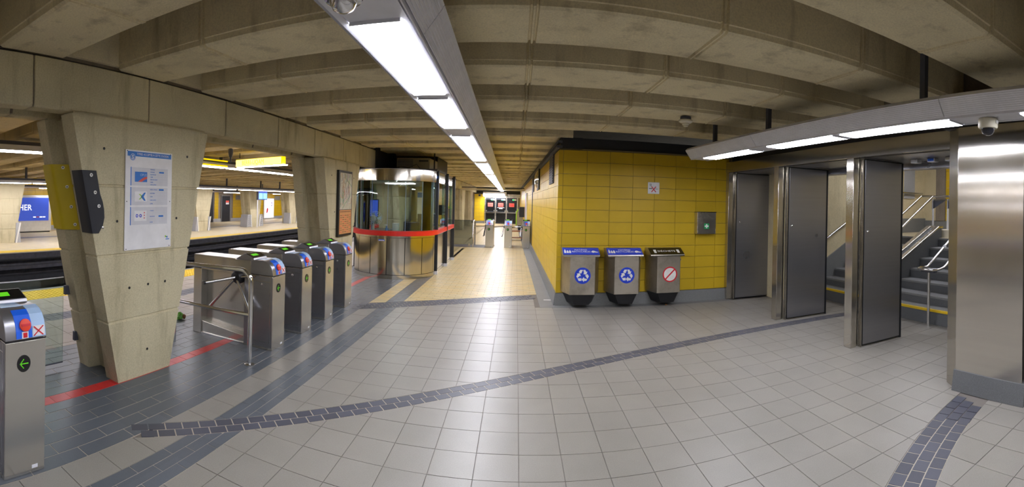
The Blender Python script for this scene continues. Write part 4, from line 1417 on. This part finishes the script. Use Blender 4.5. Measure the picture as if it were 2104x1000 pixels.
t = thing('air_conditioner', 'beige air conditioner unit lying on the booth roof', 'air conditioner', (BCX + 0.45, BCY + 0.45, 2.43))
MB().box(-0.50, -0.55, 0.0, 0.55, 0.50, 0.05).build('base', 'alu_dark', t, smooth=False)
MB().box(-0.45, -0.50, 0.05, 0.36, 0.50, 0.31).build('case', 'ac', t, bevel=0.015)
b = MB()
for k in range(7):
    MB().box(-0.42, -0.515, 0.09 + k * 0.028, -0.05, -0.495, 0.105 + k * 0.028).build('slat', 'alu_dark', t, smooth=False)
MB().box(0.10, -0.512, 0.22, 0.32, -0.498, 0.26).build('grip', 'black', t, smooth=False)
t = thing('cable', 'black cable hanging over the booth fascia from the air conditioner', 'cable', (BCX + 0.4, BCY - 0.5, 2.44))
MB().tube([(-0.45, 0.1, 0.0), (-0.2, 0.05, 0.06), (0.0, 0.02, 0.03), (0.18, 0.05, 0.12), (0.25, 0.1, 0.02), (0.40, 0.2, 0.01)], 0.008, 6).build('cable', 'black', t)
t = thing('conduit', 'thin dark conduit rising from the booth roof to the ceiling', 'conduit', (BCX + 0.86, BCY + 0.25, 2.43))
MB().tube([(0, 0, 0), (0, 0, 0.45)], 0.018, 8).build('pipe', 'black', t)
shade_box = tag(MB().box(-3.81, 11.36, 2.44, -2.05, 13.0, 2.87).box(-3.81, 9.72, 2.42, -3.165, 11.37, 2.94).build('wall_shade_box', 'navy', smooth=False), kind='structure')  # added navy boxes that paint in the dark shade above the booth

# ================================================================ YELLOW WALL: BINS, SIGN, FIRST-AID BOX
def bin_thing(x, label, kind, group):
    t = thing('waste_bin', label, 'bin', (x, 7.648, 0), 0, group)
    plan = [(0.0, 0.0), (0.0, -0.05), (0.11, -0.36), (0.53, -0.36), (0.645, -0.05), (0.645, 0.0)]
    plan2 = [(0.006, 0.0), (0.006, -0.05), (0.11, -0.352), (0.53, -0.352), (0.639, -0.05), (0.639, 0.0)]
    MB().prism(plan, 0.245, 0.885, 'z').build('bin_body', 'steel_bin', t, bevel=0.006, smooth=False)
    lo = [(0.10, -0.04), (0.20, -0.30), (0.44, -0.30), (0.54, -0.04)]
    MB().loft([[(x_, y_, 0.07) for x_, y_ in lo], [(x_, y_, 0.25) for x_, y_ in [(0.02, -0.03), (0.13, -0.34), (0.51, -0.34), (0.62, -0.03)]]]).build('bag_base', 'black', t, smooth=False)
    MB().box(0.01, -0.05, 0.86, 0.635, 0.0, 0.995).build('back_plate', 'steel_bin', t, bevel=0.003, smooth=False)
    lid = [(0.0, 0.885), (0.0, 1.0), (-0.16, 1.0), (-0.36, 0.905), (-0.365, 0.89)]
    MB().prism(lid, -0.012, 0.61, 'x').build('lid', 'steel_bin', t, bevel=0.003, smooth=False)
    # sloping face
    p0, p1 = Vector((0, -0.36, 0.908)), Vector((0, -0.16, 1.003))
    up = (p1 - p0).normalized()
    Fl = frame((0.0, p0.y, p0.z), (1, 0, 0), up)
    L = (p1 - p0).length
    mt = 'bin_blue' if kind == 'recycling' else 'blackgloss'
    fc = mbf(Fl).box(-0.006, 0.004, 0, 0.604, L - 0.004, 0.003).build('lid_sign', mt, t, smooth=False)
    WM = t.matrix_basis @ Fl

    def lt(body, u, v, size, al='CENTER', sx=1.0):
        tx = text('lettering', body, Matrix.Identity(4), size, 'white', None, al, 0.0006, sx)
        tx.parent = fc
        tx.matrix_basis = Fl @ Matrix.Translation((u, v, 0.0038)) @ Matrix.Diagonal((sx, 1, 1, 1))
    if kind == 'recycling':
        lt('MATIÈRES', 0.30, 0.132, 0.058, sx=0.86)
        lt('RECYCLABLES', 0.30, 0.076, 0.058, sx=0.86)
        for u, h in ((0.03, 0.11), (0.072, 0.085), (0.112, 0.09)):
            mbf(Fl).prism([(u - 0.016, 0.05), (u + 0.016, 0.05), (u + 0.016, 0.05 + h * 0.6), (u + 0.007, 0.05 + h * 0.8), (u + 0.007, 0.05 + h), (u - 0.007, 0.05 + h), (u - 0.007, 0.05 + h * 0.8), (u - 0.016, 0.05 + h * 0.6)], 0.003, 0.0045).build('bottle_mark', 'white', fc, smooth=False)
        mbf(Fl).prism([(0.465, 0.09), (0.50, 0.13), (0.53, 0.12), (0.55, 0.10), (0.595, 0.085), (0.57, 0.07), (0.52, 0.075), (0.50, 0.06)], 0.003, 0.0045).build('hand_mark', 'white', fc, smooth=False)
    else:
        lt('DÉCHETS', 0.30, 0.085, 0.07, sx=1.1)
        for u in (0.09, 0.515):
            mbf(Fl).prism([(u - 0.02, 0.05), (u + 0.02, 0.05), (u + 0.024, 0.155), (u - 0.024, 0.155)], 0.003, 0.0045).build('cup_mark', 'white', fc, smooth=False)
    MB().box(0.0, -0.372, 0.878, 0.60, -0.355, 0.895).build('lip', 'chrome', t, smooth=False)
    mbf(frame((0.605, -0.17, 0.79), (0.35, 0.937, 0), (0, 0, 1))).lathe([(0.014, 0), (0.014, 0.012), (0, 0.014)], n=12).build('lock', 'chrome', t)
    # round sign
    C = frame((0.32, -0.3605, 0.565), (1, 0, 0), (0, 0, 1))
    if kind == 'recycling':
        s = mbf(C).disc((0, 0, 0), 0.135, 0.003, 40).build('round_sign', 'bin_blue', t, smooth=False)
        for k in range(3):
            a0 = math.radians(90 - 120 * k)

            def rot(u, v):
                u, v = u * 1.25, v * 1.25
                c_, s_ = math.cos(a0 - PI / 2), math.sin(a0 - PI / 2)
                return (u * c_ - v * s_, u * s_ + v * c_)
            leg = mbf(C).prism([rot(*p) for p in ((-0.0516, 0.0461), (-0.0338, 0.077), (0.0045, 0.077), (-0.0204, 0.0281))], 0.003, 0.0045)
            leg.build('arrow_mark', 'white', s, smooth=False)
            hd = mbf(C).prism([rot(*p) for p in ((0.0075, 0.077), (0.0338, 0.077), (0.0496, 0.0496), (0.0184, 0.0316))], 0.003, 0.0045)
            hd.prism([rot(*p) for p in ((0.0634, 0.0576), (0.049, 0.0146), (0.0046, 0.0236))], 0.0046, 0.0058)
            hd.build('arrow_mark', 'white', s, smooth=False)
    else:
        s = mbf(C).disc((0.02, 0.0, 0), 0.132, 0.003, 40).build('round_sign', 'white', t, smooth=False)
        mbf(C).disc((0.02, 0.0, 0.0035), 0.133, 0.002, 40, r_in=0.112).build('red_ring', 'red', s, smooth=False)
        c45 = math.cos(PI / 4)
        mbf(C).prism([(0.02 - 0.118 * c45 - 0.008, -0.118 * c45 + 0.008), (0.02 - 0.118 * c45 + 0.008, -0.118 * c45 - 0.008), (0.02 + 0.118 * c45 + 0.008, 0.118 * c45 - 0.008), (0.02 + 0.118 * c45 - 0.008, 0.118 * c45 + 0.008)], 0.003, 0.0058).build('red_bar', 'red', s, smooth=False)
        for u, v, w_, h_ in ((-0.055, -0.01, 0.022, 0.055), (-0.02, 0.03, 0.02, 0.05), (0.02, 0.045, 0.022, 0.03), (0.06, -0.045, 0.03, 0.02), (0.03, -0.075, 0.045, 0.03)):
            mbf(C).box(u, v, 0.003, u + w_, v + h_, 0.0042).build('object_mark', 'sign_grey', s, smooth=False)
            mbf(C).box(u + 0.003, v + 0.003, 0.003, u + w_ - 0.003, v + h_ - 0.003, 0.0046).build('object_mark', 'white', s, smooth=False)
    return t


bin_thing(0.795, 'steel recycling bin nearest the wall corner, blue MATIÈRES RECYCLABLES lid and white arrows', 'recycling', 'wall bins')
bin_thing(1.545, 'steel recycling bin between the other recycling bin and the DÉCHETS bin', 'recycling', 'wall bins')
bin_thing(2.295, 'steel trash bin with a black DÉCHETS lid and red prohibition sign', 'trash', 'wall bins')
t = thing('prohibition_sign', 'small white sign with a red cross on the yellow tiles', 'sign', (2.31, 7.648, 1.958))
MB().box(0, -0.006, 0, 0.215, 0, 0.207).build('plate', 'paper', t, bevel=0.001, smooth=False)
Fs = frame((0, -0.0062, 0), (1, 0, 0), (0, 0, 1))
for s in (1, -1):
    mbf(Fs).prism([(0.108 + s * -0.048, 0.035), (0.108 + s * -0.034, 0.028), (0.108 + s * 0.048, 0.125), (0.108 + s * 0.034, 0.134)], 0, 0.0015).build('cross_stroke', 'red', t, smooth=False)
mbf(Fs).box(0.02, 0.085, 0, 0.08, 0.10, 0.001).build('cigarette_mark', 'alu_dark', t, smooth=False)
mbf(Fs).box(0.13, 0.085, 0, 0.19, 0.092, 0.001).build('cigarette_mark', 'alu_dark', t, smooth=False)
for k in range(3):
    mbf(Fs).prism([(0.035 + k * 0.014, 0.135), (0.041 + k * 0.014, 0.135), (0.046 + k * 0.014 - 0.012, 0.182), (0.04 + k * 0.014 - 0.012, 0.182)], 0, 0.001).build('smoke_mark', 'alu_dark', t, smooth=False)
t = thing('first_aid_box', 'steel first-aid cabinet with a green cross label on the yellow wall', 'cabinet', (3.225, 7.648, 1.245))
MB().box(0, -0.13, 0, 0.38, 0, 0.405).build('case', 'steel', t, bevel=0.004, smooth=False)
d = MB().box(0.006, -0.145, 0.008, 0.374, -0.13, 0.397).build('door', 'steel', t, bevel=0.004, smooth=False)
Fa = frame((0, -0.1455, 0), (1, 0, 0), (0, 0, 1))
lb = mbf(Fa).box(0.135, 0.095, 0, 0.235, 0.195, 0.0015).build('label_square', 'green', d, smooth=False)
MB().box(0.0, -0.15, 0.397, 0.38, -0.0, 0.41).build('top_lip', 'chrome', t, smooth=False)
t2 = mbf(Fa).prism([(0.172, 0.107), (0.198, 0.107), (0.198, 0.132), (0.223, 0.132), (0.223, 0.158), (0.198, 0.158), (0.198, 0.183), (0.172, 0.183), (0.172, 0.158), (0.147, 0.158), (0.147, 0.132), (0.172, 0.132)], 0.0015, 0.003).build('cross_mark', 'paper', d, smooth=False)

# things on the corridor side of the yellow wall
def wall_pos(y):
    return 0.715 - 0.015 * (y - 7.66)


for y0, y1, z0, z1, lb in ((8.45, 9.35, 2.13, 2.68, 'dark louvred vent in the yellow corridor wall near the corner'), (15.3, 16.0, 2.12, 2.66, 'dark louvred vent in the yellow corridor wall beyond the mirror')):
    t = thing('wall_vent', lb, 'vent', (wall_pos(y0), y0, z0))
    MB().box(-0.03, 0, 0, 0.01, y1 - y0, z1 - z0).build('frame', 'alu_dark', t, bevel=0.004, smooth=False)
    n = 10
    for k in range(n):
        MB().box(-0.036, 0.03, 0.03 + k * (z1 - z0 - 0.06) / n, -0.028, y1 - y0 - 0.03, 0.03 + (k + 0.55) * (z1 - z0 - 0.06) / n).build('slat', 'navy', t, smooth=False)
t = thing('convex_mirror', 'convex security mirror in a dark frame on the corridor wall', 'mirror', (wall_pos(12.5), 12.5, 2.12))
MB().box(-0.04, 0, 0, 0.0, 1.1, 0.62).build('frame', 'navy', t, bevel=0.01, smooth=False)
bmr = MB()
rings = []
for i in range(7):
    a = i / 6
    r_ = max(0.001, 1 - a)
    rings.append([(-0.04 - 0.10 * (1 - r_ ** 2), 0.55 + 0.5 * r_ * math.cos(2 * PI * k / 24), 0.31 + 0.28 * r_ * math.sin(2 * PI * k / 24)) for k in range(24)])
bmr.loft(rings).build('mirror_face', 'chrome', t)
t = thing('advert', 'violet lit advert panel on the corridor wall behind the turnstiles', 'advert', (wall_pos(21.0), 21.0, 0.75))
MB().box(-0.08, 0, 0, 0.0, 1.3, 1.45).build('frame', 'alu', t, bevel=0.01, smooth=False)
MB().box(-0.085, 0.06, 0.06, -0.075, 1.24, 1.39).build('poster', 'violet', t, smooth=False)
t = thing('pay_phone', 'black wall pay phone on the corridor wall beyond the turnstiles', 'telephone', (wall_pos(24.0) - 0.15, 24.0, 0.95))
MB().box(-0.16, 0, 0, 0.12, 0.5, 0.55).build('case', 'black', t, bevel=0.02)
MB().box(-0.19, 0.08, 0.1, -0.15, 0.16, 0.48).build('handset', 'alu_dark', t, bevel=0.015)
MB().box(-0.17, 0.25, 0.2, -0.155, 0.42, 0.45).build('keypad', 'pale_blue', t, smooth=False)
t = thing('info_stand', 'lime green edged stand at the far right end of the corridor', 'stand', (-0.02, 27.0, 0))
MB().prism([(0.0, 0.35), (0.0, 1.15), (0.10, 1.32), (0.42, 1.40), (0.42, 1.34), (0.14, 1.26), (0.06, 1.12), (0.06, 0.35)], 0, 0.3, 'y').build('green_edge', 'lime', t, smooth=False)
MB().box(0.06, 0.02, 0.35, 0.42, 0.28, 1.25).build('panel', 'ac', t, smooth=False)
MB().box(0.15, 0.05, 0.0, 0.42, 0.28, 0.36).build('foot', 'navy', t, smooth=False)
t = thing('bench', 'brown wooden bench seen behind the corridor turnstiles', 'bench', (-0.32, 20.4, 0))
for k in range(4):
    MB().box(0.0, 0.02 + k * 0.13, 0.40, 0.72, 0.13 + k * 0.13, 0.44).build('slat', 'brown', t, smooth=False)
for x in (0.08, 0.58):
    for y in (0.06, 0.46):
        MB().box(x, y, 0.0, x + 0.05, y + 0.05, 0.40).build('leg', 'alu_dark', t, smooth=False)
MB().box(0.05, 0.05, 0.10, 0.67, 0.5, 0.13).build('shelf', 'brown', t, smooth=False)

# barrier of the corridor
t = thing('barrier_rail', 'chrome looped barrier post beside the corridor turnstiles', 'barrier', (-1.62, 16.95, 0))
MB().tube([(0, 0, 0), (0, 0, 0.92), (0.0, 0.05, 0.99), (0.0, 0.4, 1.0), (0, 0.7, 0.95), (0, 0.75, 0.85), (0, 0.75, 0)], 0.028, 10).build('loop', 'chrome', t)
for z in (0.45, 0.72):
    MB().tube([(0, 0, z), (0, 0.75, z)], 0.02, 8).build('rung', 'chrome', t)
MB().tube([(0.0, 0.1, 0.8), (0.45, 0.1, 0.8)], 0.018, 8).build('side_bar', 'chrome', t)
t = thing('glass_barrier', 'smoked glass barrier closing the corridor beside the booth', 'barrier', (-2.75, 17.05, 0))
MB().box(-0.45, -0.006, 0.08, 1.1, 0.006, 1.0).build('pane', 'glass_dark', t, smooth=False)
MB().box(-0.45, -0.012, 1.0, 1.1, 0.012, 1.02).build('top_rail', 'chrome', t, smooth=False)
for x in (-0.3, 0.95):
    MB().box(x, -0.03, 0, x + 0.06, 0.03, 0.12).build('foot', 'chrome', t, smooth=False)

# exit doors at the corridor end
for k, (x, lb) in enumerate(((-2.45, 'left'), (-1.62, 'middle'), (-0.75, 'right'))):
    w = 0.75 if k == 0 else 0.79
    t = thing('exit_door', {'left': 'black exit door beside the yellow end wall of the corridor', 'middle': 'middle one of the three black exit doors', 'right': 'black exit door nearest the yellow corridor wall'}[lb], 'door', (x, 35.6, 0), 0, 'exit doors at the corridor end')
    MB().box(0, -0.03, 0.01, w, 0.02, 2.05).build('leaf', 'navy', t, bevel=0.005, smooth=False)
    MB().box(0.05, -0.034, 0.12, w - 0.05, -0.028, 0.78).build('lower_glass', 'blackgloss', t, smooth=False)
    MB().box(0.05, -0.034, 1.0, w - 0.05, -0.028, 1.92).build('upper_glass', 'blackgloss', t, smooth=False)
    MB().box(0.02, -0.10, 0.86, w - 0.02, -0.05, 0.92).build('push_bar', 'chrome', t, smooth=False)
    for xx in (0.04, w - 0.1):
        MB().box(xx, -0.11, 0.93, xx + 0.06, -0.03, 1.06).build('handle', 'chrome', t, bevel=0.01)
    s = MB().box(0.17, -0.045, 1.36, 0.58, -0.033, 1.65).build('red_notice', 'salmon', t, smooth=False)
    for q in range(2):
        MB().box(0.22, -0.048, 1.44 + q * 0.08, 0.53, -0.045, 1.48 + q * 0.08).build('print_line', 'red', s, smooth=False)
    if k == 1:
        MB().box(0.1, -0.045, 1.27, 0.66, -0.033, 1.30).build('white_strip', 'paper', t, smooth=False)
        MB().box(0.24, -0.045, 1.19, 0.52, -0.033, 1.24).build('white_strip', 'paper', t, smooth=False)
    MB().box(0.42, -0.06, 1.87, 0.74, -0.034, 1.98).build('lamp_plate', 'offwhite', t, smooth=False)
    mbf(frame((0.5, -0.062, 1.91), (1, 0, 0), (0, 0, 1))).disc((0, 0, 0), 0.055, 0.03, 16).build('green_lamp', 'lit_teal', t, smooth=False)
t = thing('wall_speaker', 'small grey speaker high on the yellow end wall of the corridor', 'loudspeaker', (-2.95, 35.58, 2.15))
MB().box(-0.09, -0.06, 0, 0.09, 0, 0.16).build('case', 'alu_dark', t, bevel=0.02)
MB().box(-0.05, -0.065, 0.03, 0.05, -0.058, 0.13).build('grille', 'black', t, smooth=False)

# ================================================================ DOORS, STAIR RAILS
for k, (y, x1, nm) in enumerate(((7.535, 4.83, 'beside the yellow wall'), (5.80, 4.80, 'of the middle opening'), (4.11, 4.72, 'nearest the big stainless column'))):
    t = thing('steel_door', 'open dark stainless door leaf %s' % nm, 'door', (4.015, y, 0), math.radians((-0.2, -0.8, -4.0)[k]), 'open stainless doors')
    W = (0.81, 0.79, 0.70)[k]
    MB().box(0.0, -0.025, 0.015, W, 0.028, 2.405).build('leaf', 'black', t, bevel=0.003, smooth=False)
    MB().box(0.022, -0.032, 0.03, W - 0.022, -0.024, 2.39).build('face_panel', 'steel_dark', t, bevel=0.003, smooth=False)
    MB().box(-0.012, -0.03, 0.0, 0.0, 0.03, 2.40).build('edge_strip', 'steel_col', t, smooth=False)
    MB().box(W, -0.03, 0.0, W + 0.015, 0.03, 2.40).build('edge_strip', 'navy', t, smooth=False)
    mbf(frame((0.075 + 0.02 * (k == 0), -0.032, 1.47), (1, 0, 0), (0, 0, 1))).lathe([(0.016, 0), (0.018, 0.006), (0.010, 0.012), (0.010, 0.016), (0, 0.018)], n=16).build('lock', 'chrome', t)
    MB().box(0.0, -0.02, 2.405, 0.6, 0.02, 2.412).build('pivot_plate', 'alu', t, smooth=False)
for y, lb, mt in ((3.35, 'blue label on the soffit box of the nearest door opening', 'gate_blue'), (3.62, 'small grey box on the soffit of the nearest door opening', 'alu'), (3.08, 'pale sensor box on the soffit next to the big column', 'offwhite')):
    t = thing('door_sensor', lb, 'sensor', (4.45, y, 2.36))
    MB().box(0, -0.055, 0.0, 0.10, 0.055, 0.05).build('case', 'alu', t, bevel=0.006, smooth=False)
    MB().box(-0.004, -0.045, 0.008, 0.0, 0.045, 0.042).build('label_strip', mt, t, smooth=False)

t = thing('stair_handrail', 'looped stainless handrail on a post at the foot of the stairs', 'handrail', (5.46, 4.11, 0))
MB().tube([(0, 0, 0), (0, 0, 0.84)], 0.024, 12).build('post', 'chrome', t)
loop = [(2.10, 0.17, 2.08), (0.24, 0.17, 0.90), (0.17, 0.17, 0.865), (0.0, 0.19, 0.865), (-0.08, 0.14, 0.865), (-0.11, 0.0, 0.865), (-0.08, -0.13, 0.865), (0.0, -0.17, 0.865), (0.17, -0.15, 0.88), (0.24, -0.15, 0.91), (2.10, -0.15, 2.08)]
MB().tube(loop, 0.021, 12).build('rail', 'chrome', t)
MB().box(-0.05, -0.12, 0.815, 0.05, 0.12, 0.845).build('bracket', 'alu_dark', t, bevel=0.005, smooth=False)
for y_ in (0.17, -0.15):
    MB().tube([(0.62, y_, 1.14), (0.66, y_, 1.165)], 0.03, 10).build('coupling', 'alu', t)
MB().tube([(2.0, 0.01, 1.2), (2.0, 0.01, 2.0)], 0.02, 8).build('post', 'chrome', t)
t = thing('stair_handrail', 'twin stainless handrail rising along the divider to the landing', 'handrail', (7.6, 5.8, 1.2))
MB().tube([(-1.9, -0.155, -0.35), (0, -0.155, 0.85), (0.0, -0.9, 0.85), (0, -1.3, 0.85)], 0.024, 12).build('rail', 'chrome', t)
MB().tube([(-1.9, 0.146, -0.30), (0, 0.146, 0.86), (0.0, -0.155, 0.85)], 0.024, 12).build('rail', 'chrome', t)
for y_ in (-0.12, -0.50):
    MB().tube([(0.06, y_, 0), (0.06, y_, 0.80)], 0.022, 10).build('post', 'alu', t)
    MB().prism([(y_ + 0.02, 0.76), (y_ - 0.30, 0.76), (y_ - 0.06, 0.62), (y_ + 0.02, 0.58)], 0.04, 0.07, 'x').build('bracket', 'alu_dark', t, smooth=False)
    MB().tube([(0.06, y_ + 0.02, 0.78), (0.06, y_ - 0.34, 0.78)], 0.016, 8).build('support_bar', 'chrome', t)
t = thing('wall_handrail', 'stainless handrail sloping up the stucco stair wall', 'handrail', (5.6, 7.02, 0))
MB().tube([(0.0, 0, 1.0), (2.0, 0, 2.18), (3.4, 0, 2.18)], 0.022, 10).build('rail', 'chrome', t)
for x in (0.3, 1.3):
    MB().tube([(x, 0, 1.0 + x * 0.59), (x, 0.08, 0.95 + x * 0.59)], 0.012, 6).build('bracket', 'alu', t)
t = thing('yellow_caution_prop', 'yellow plastic piece lying on the landing block', 'caution marker', (7.55, 4.98, 1.36))
MB().box(0.0, -0.15, 0.0, 0.12, 0.15, 0.08).build('block', 'rub_yellow', t, bevel=0.01)
MB().tube([(0.03, 0.14, 0.12), (0.05, -0.1, 0.06), (0.06, -0.22, 0.05)], 0.025, 8).build('handle', 'rub_yellow', t)

# ================================================================ FAR PLATFORM
FARC = (6.4, 11.65, 16.8, 21.55, 26.3, 31.0)
for k, y in enumerate(FARC):
    c = struct('column', (-14.0 - 0.08 * k, y, 0))
    o = column_mb(0.72, 0.33).build('shaft', 'concrete', c, smooth=False)
    o.scale = (1, 1, 0.84)
for k, (y, lb) in enumerate(zip(FARC[:5], ('first', 'hidden', 'second', 'third', 'fourth'))):
    if k == 1: continue
    for s in (1, -1):
        if k == 0 and s < 0: continue
        side = 'near' if s < 0 else 'far'
        t = thing('granite_guard', 'sloping granite guard on the %s side of the %s column of the opposite platform' % (side, lb), 'column guard', (-14.1 - 0.08 * k, y + s * 0.36, 0), 0, 'granite guards at the far columns')
        big_ = k == 3
        wd = 0.50 if big_ else 0.22
        MB().prism([(0.0, 0.0), (s * wd, 0.0), (s * (0.42 if big_ else 0.13), 0.70), (s * 0.02, 0.70)], -0.35, 0.12, 'x').build('slab', 'granite_pale', t, bevel=0.006, smooth=False)
        MB().prism([(0.0 if s > 0 else -0.05, 0.0), (0.05 if s > 0 else 0.0, 0.0), (s * 0.15 + 0.05, 0.70), (s * 0.15, 0.70)], 0.12, 0.15, 'x').build('face_slab', 'white', t, smooth=False)
        if big_:
            for q in range(5):
                z0 = 0.12 + q * 0.11
                MB().prism([(s * 0.04, z0), (s * 0.2, z0 + 0.06), (s * 0.36, z0 + 0.02), (s * 0.36, z0 + 0.045), (s * 0.2, z0 + 0.085), (s * 0.04, z0 + 0.03)], 0.121, 0.124, 'x').build('marble_vein', 'granite', t, smooth=False)
# blue advert screen
t = thing('advert_screen', 'blue lit advert screen reading HER in a white kiosk across the tracks', 'screen', (-17.3, 7.6, 0))
MB().box(-0.5, 0, 0.05, -0.02, 2.55, 1.63).build('case', 'white', t, bevel=0.02, smooth=False)
MB().box(-0.5, 0.05, 0.0, -0.06, 2.5, 0.06).build('base', 'navy', t, smooth=False)
MB().box(-0.03, 0.1, 0.52, 0.0, 2.40, 1.53).build('screen', 'lit_blue', t, smooth=False)
s = t.children[-1]
text('lettering', 'HER', on_x(-17.298, 8.49, 0.98), 0.36, 'lit_text', t, 'LEFT')
for k in range(4):
    MB().box(0.0, 1.62 + k * 0.16, 0.66, 0.003, 1.75 + k * 0.16, 0.70).build('small_print', 'salmon' if k == 1 else 'lit_text', t, smooth=False)
# door, vents, posters on the far wall
t = thing('service_door', 'dark service door in the yellow wall across the tracks', 'door', (-18.40, 23.7, 0))
MB().box(0.0, -0.06, 0, 0.05, 1.02, 1.78).build('frame', 'granite', t, smooth=False)
MB().box(0.03, 0, 0, 0.07, 0.88, 1.72).build('leaf', 'navy', t, bevel=0.006, smooth=False)
MB().box(0.07, 0.40, 1.28, 0.076, 0.74, 1.42).build('notice', 'salmon', t, smooth=False)
MB().box(0.07, 0.40, 1.16, 0.076, 0.74, 1.28).build('notice', 'paper', t, smooth=False)
MB().box(0.07, 0.38, 0.80, 0.11, 0.44, 0.95).build('handle', 'chrome', t, smooth=False)
for y0, y1, lb in ((25.3, 26.15, 'grey vent grille in the far yellow wall near the service door'), (30.55, 31.4, 'grey vent grille in the far yellow wall near the lit poster')):
    t = thing('wall_vent', lb, 'vent', (-18.40, y0, 1.48))
    MB().box(0, 0, 0, 0.05, y1 - y0, 0.33).build('frame', 'ac', t, smooth=False)
    for q in range(5):
        MB().box(0.05, 0.04, 0.03 + q * 0.06, 0.06, y1 - y0 - 0.04, 0.06 + q * 0.06).build('slat', 'granite', t, smooth=False)
t = thing('lit_poster', 'white lit poster with red figure on the far yellow wall', 'poster', (-18.38, 29.0, 0.10))
MB().box(0, -0.08, -0.05, 0.06, 1.40, 1.52).build('case', 'alu', t, smooth=False)
MB().box(0.06, 0, 0.03, 0.07, 1.32, 1.46).build('poster', 'lit_white', t, smooth=False)
mbf(on_x(0.071, 0, 0)).prism([(0.25, 0.35), (0.45, 0.42), (0.52, 0.70), (0.36, 0.80), (0.28, 0.62)], 0, 0.003).build('red_shape', 'red', t, smooth=False)
mbf(on_x(0.071, 0, 0)).disc((1.02, 1.05, 0), 0.17, 0.003, 20, r_in=0.09, sx=0.8).build('dark_shape', 'violet', t, smooth=False)
t = thing('departure_screen', 'blue lit departure screen on a thin post across the tracks', 'screen', (-13.6, 20.85, 1.55))
MB().box(-0.12, 0, 0, 0, 0.95, 0.52).build('case', 'alu_dark', t, smooth=False)
MB().box(0, 0.03, 0.03, 0.01, 0.92, 0.49).build('screen', 'lit_blue', t, smooth=False)
MB().box(0.01, 0.06, 0.06, 0.014, 0.44, 0.38).build('page', 'lit_cyan', t, smooth=False)
MB().box(0.01, 0.50, 0.06, 0.014, 0.88, 0.38).build('page', 'lit_cyan', t, smooth=False)
MB().tube([(-0.06, 0.03, 0.0), (-0.06, 0.03, -1.55)], 0.03, 8).build('post', 'alu', t)
MB().tube([(-0.06, 0.5, 0.5), (-0.06, 0.5, 0.9)], 0.03, 8).build('hanger', 'alu_dark', t)
t = thing('signal_light', 'green signal light at the far end of the opposite platform', 'signal', (-18.345, 32.3, 1.55))
MB().box(-0.05, -0.08, -0.1, 0.05, 0.08, 0.2).build('case', 'black', t, smooth=False)
mbf(on_x(0.05, 0, 0.05)).disc((0, 0, 0), 0.10, 0.02, 14).build('lens', 'lit_teal', t, smooth=False)
t = thing('equipment_box', 'pale grey equipment box in the dark recess across the tracks', 'box', (-18.32, 21.3, 0.35))
MB().box(0, 0, 0, 0.25, 0.6, 0.42).build('case', 'granite_pale', t, bevel=0.01, smooth=False)
MB().box(0.25, 0.05, 0.05, 0.256, 0.55, 0.37).build('lid', 'granite_pale', t, smooth=False)

# small litter
t = thing('paper_scrap', 'small white paper scrap on the granite border at the wall corner', 'litter', (0.60, 8.03, 0.002))
MB().box(-0.07, -0.02, 0, 0.06, 0.02, 0.003).build('scrap', 'paper', t, smooth=False)
t = thing('peel', 'small orange scrap on the floor in front of the bins', 'litter', (2.632, 7.44, 0.001))
MB().lathe([(0.0, 0.0), (0.022, 0.003), (0.018, 0.014), (0.0, 0.018)], n=10).build('scrap', 'map_orange', t)
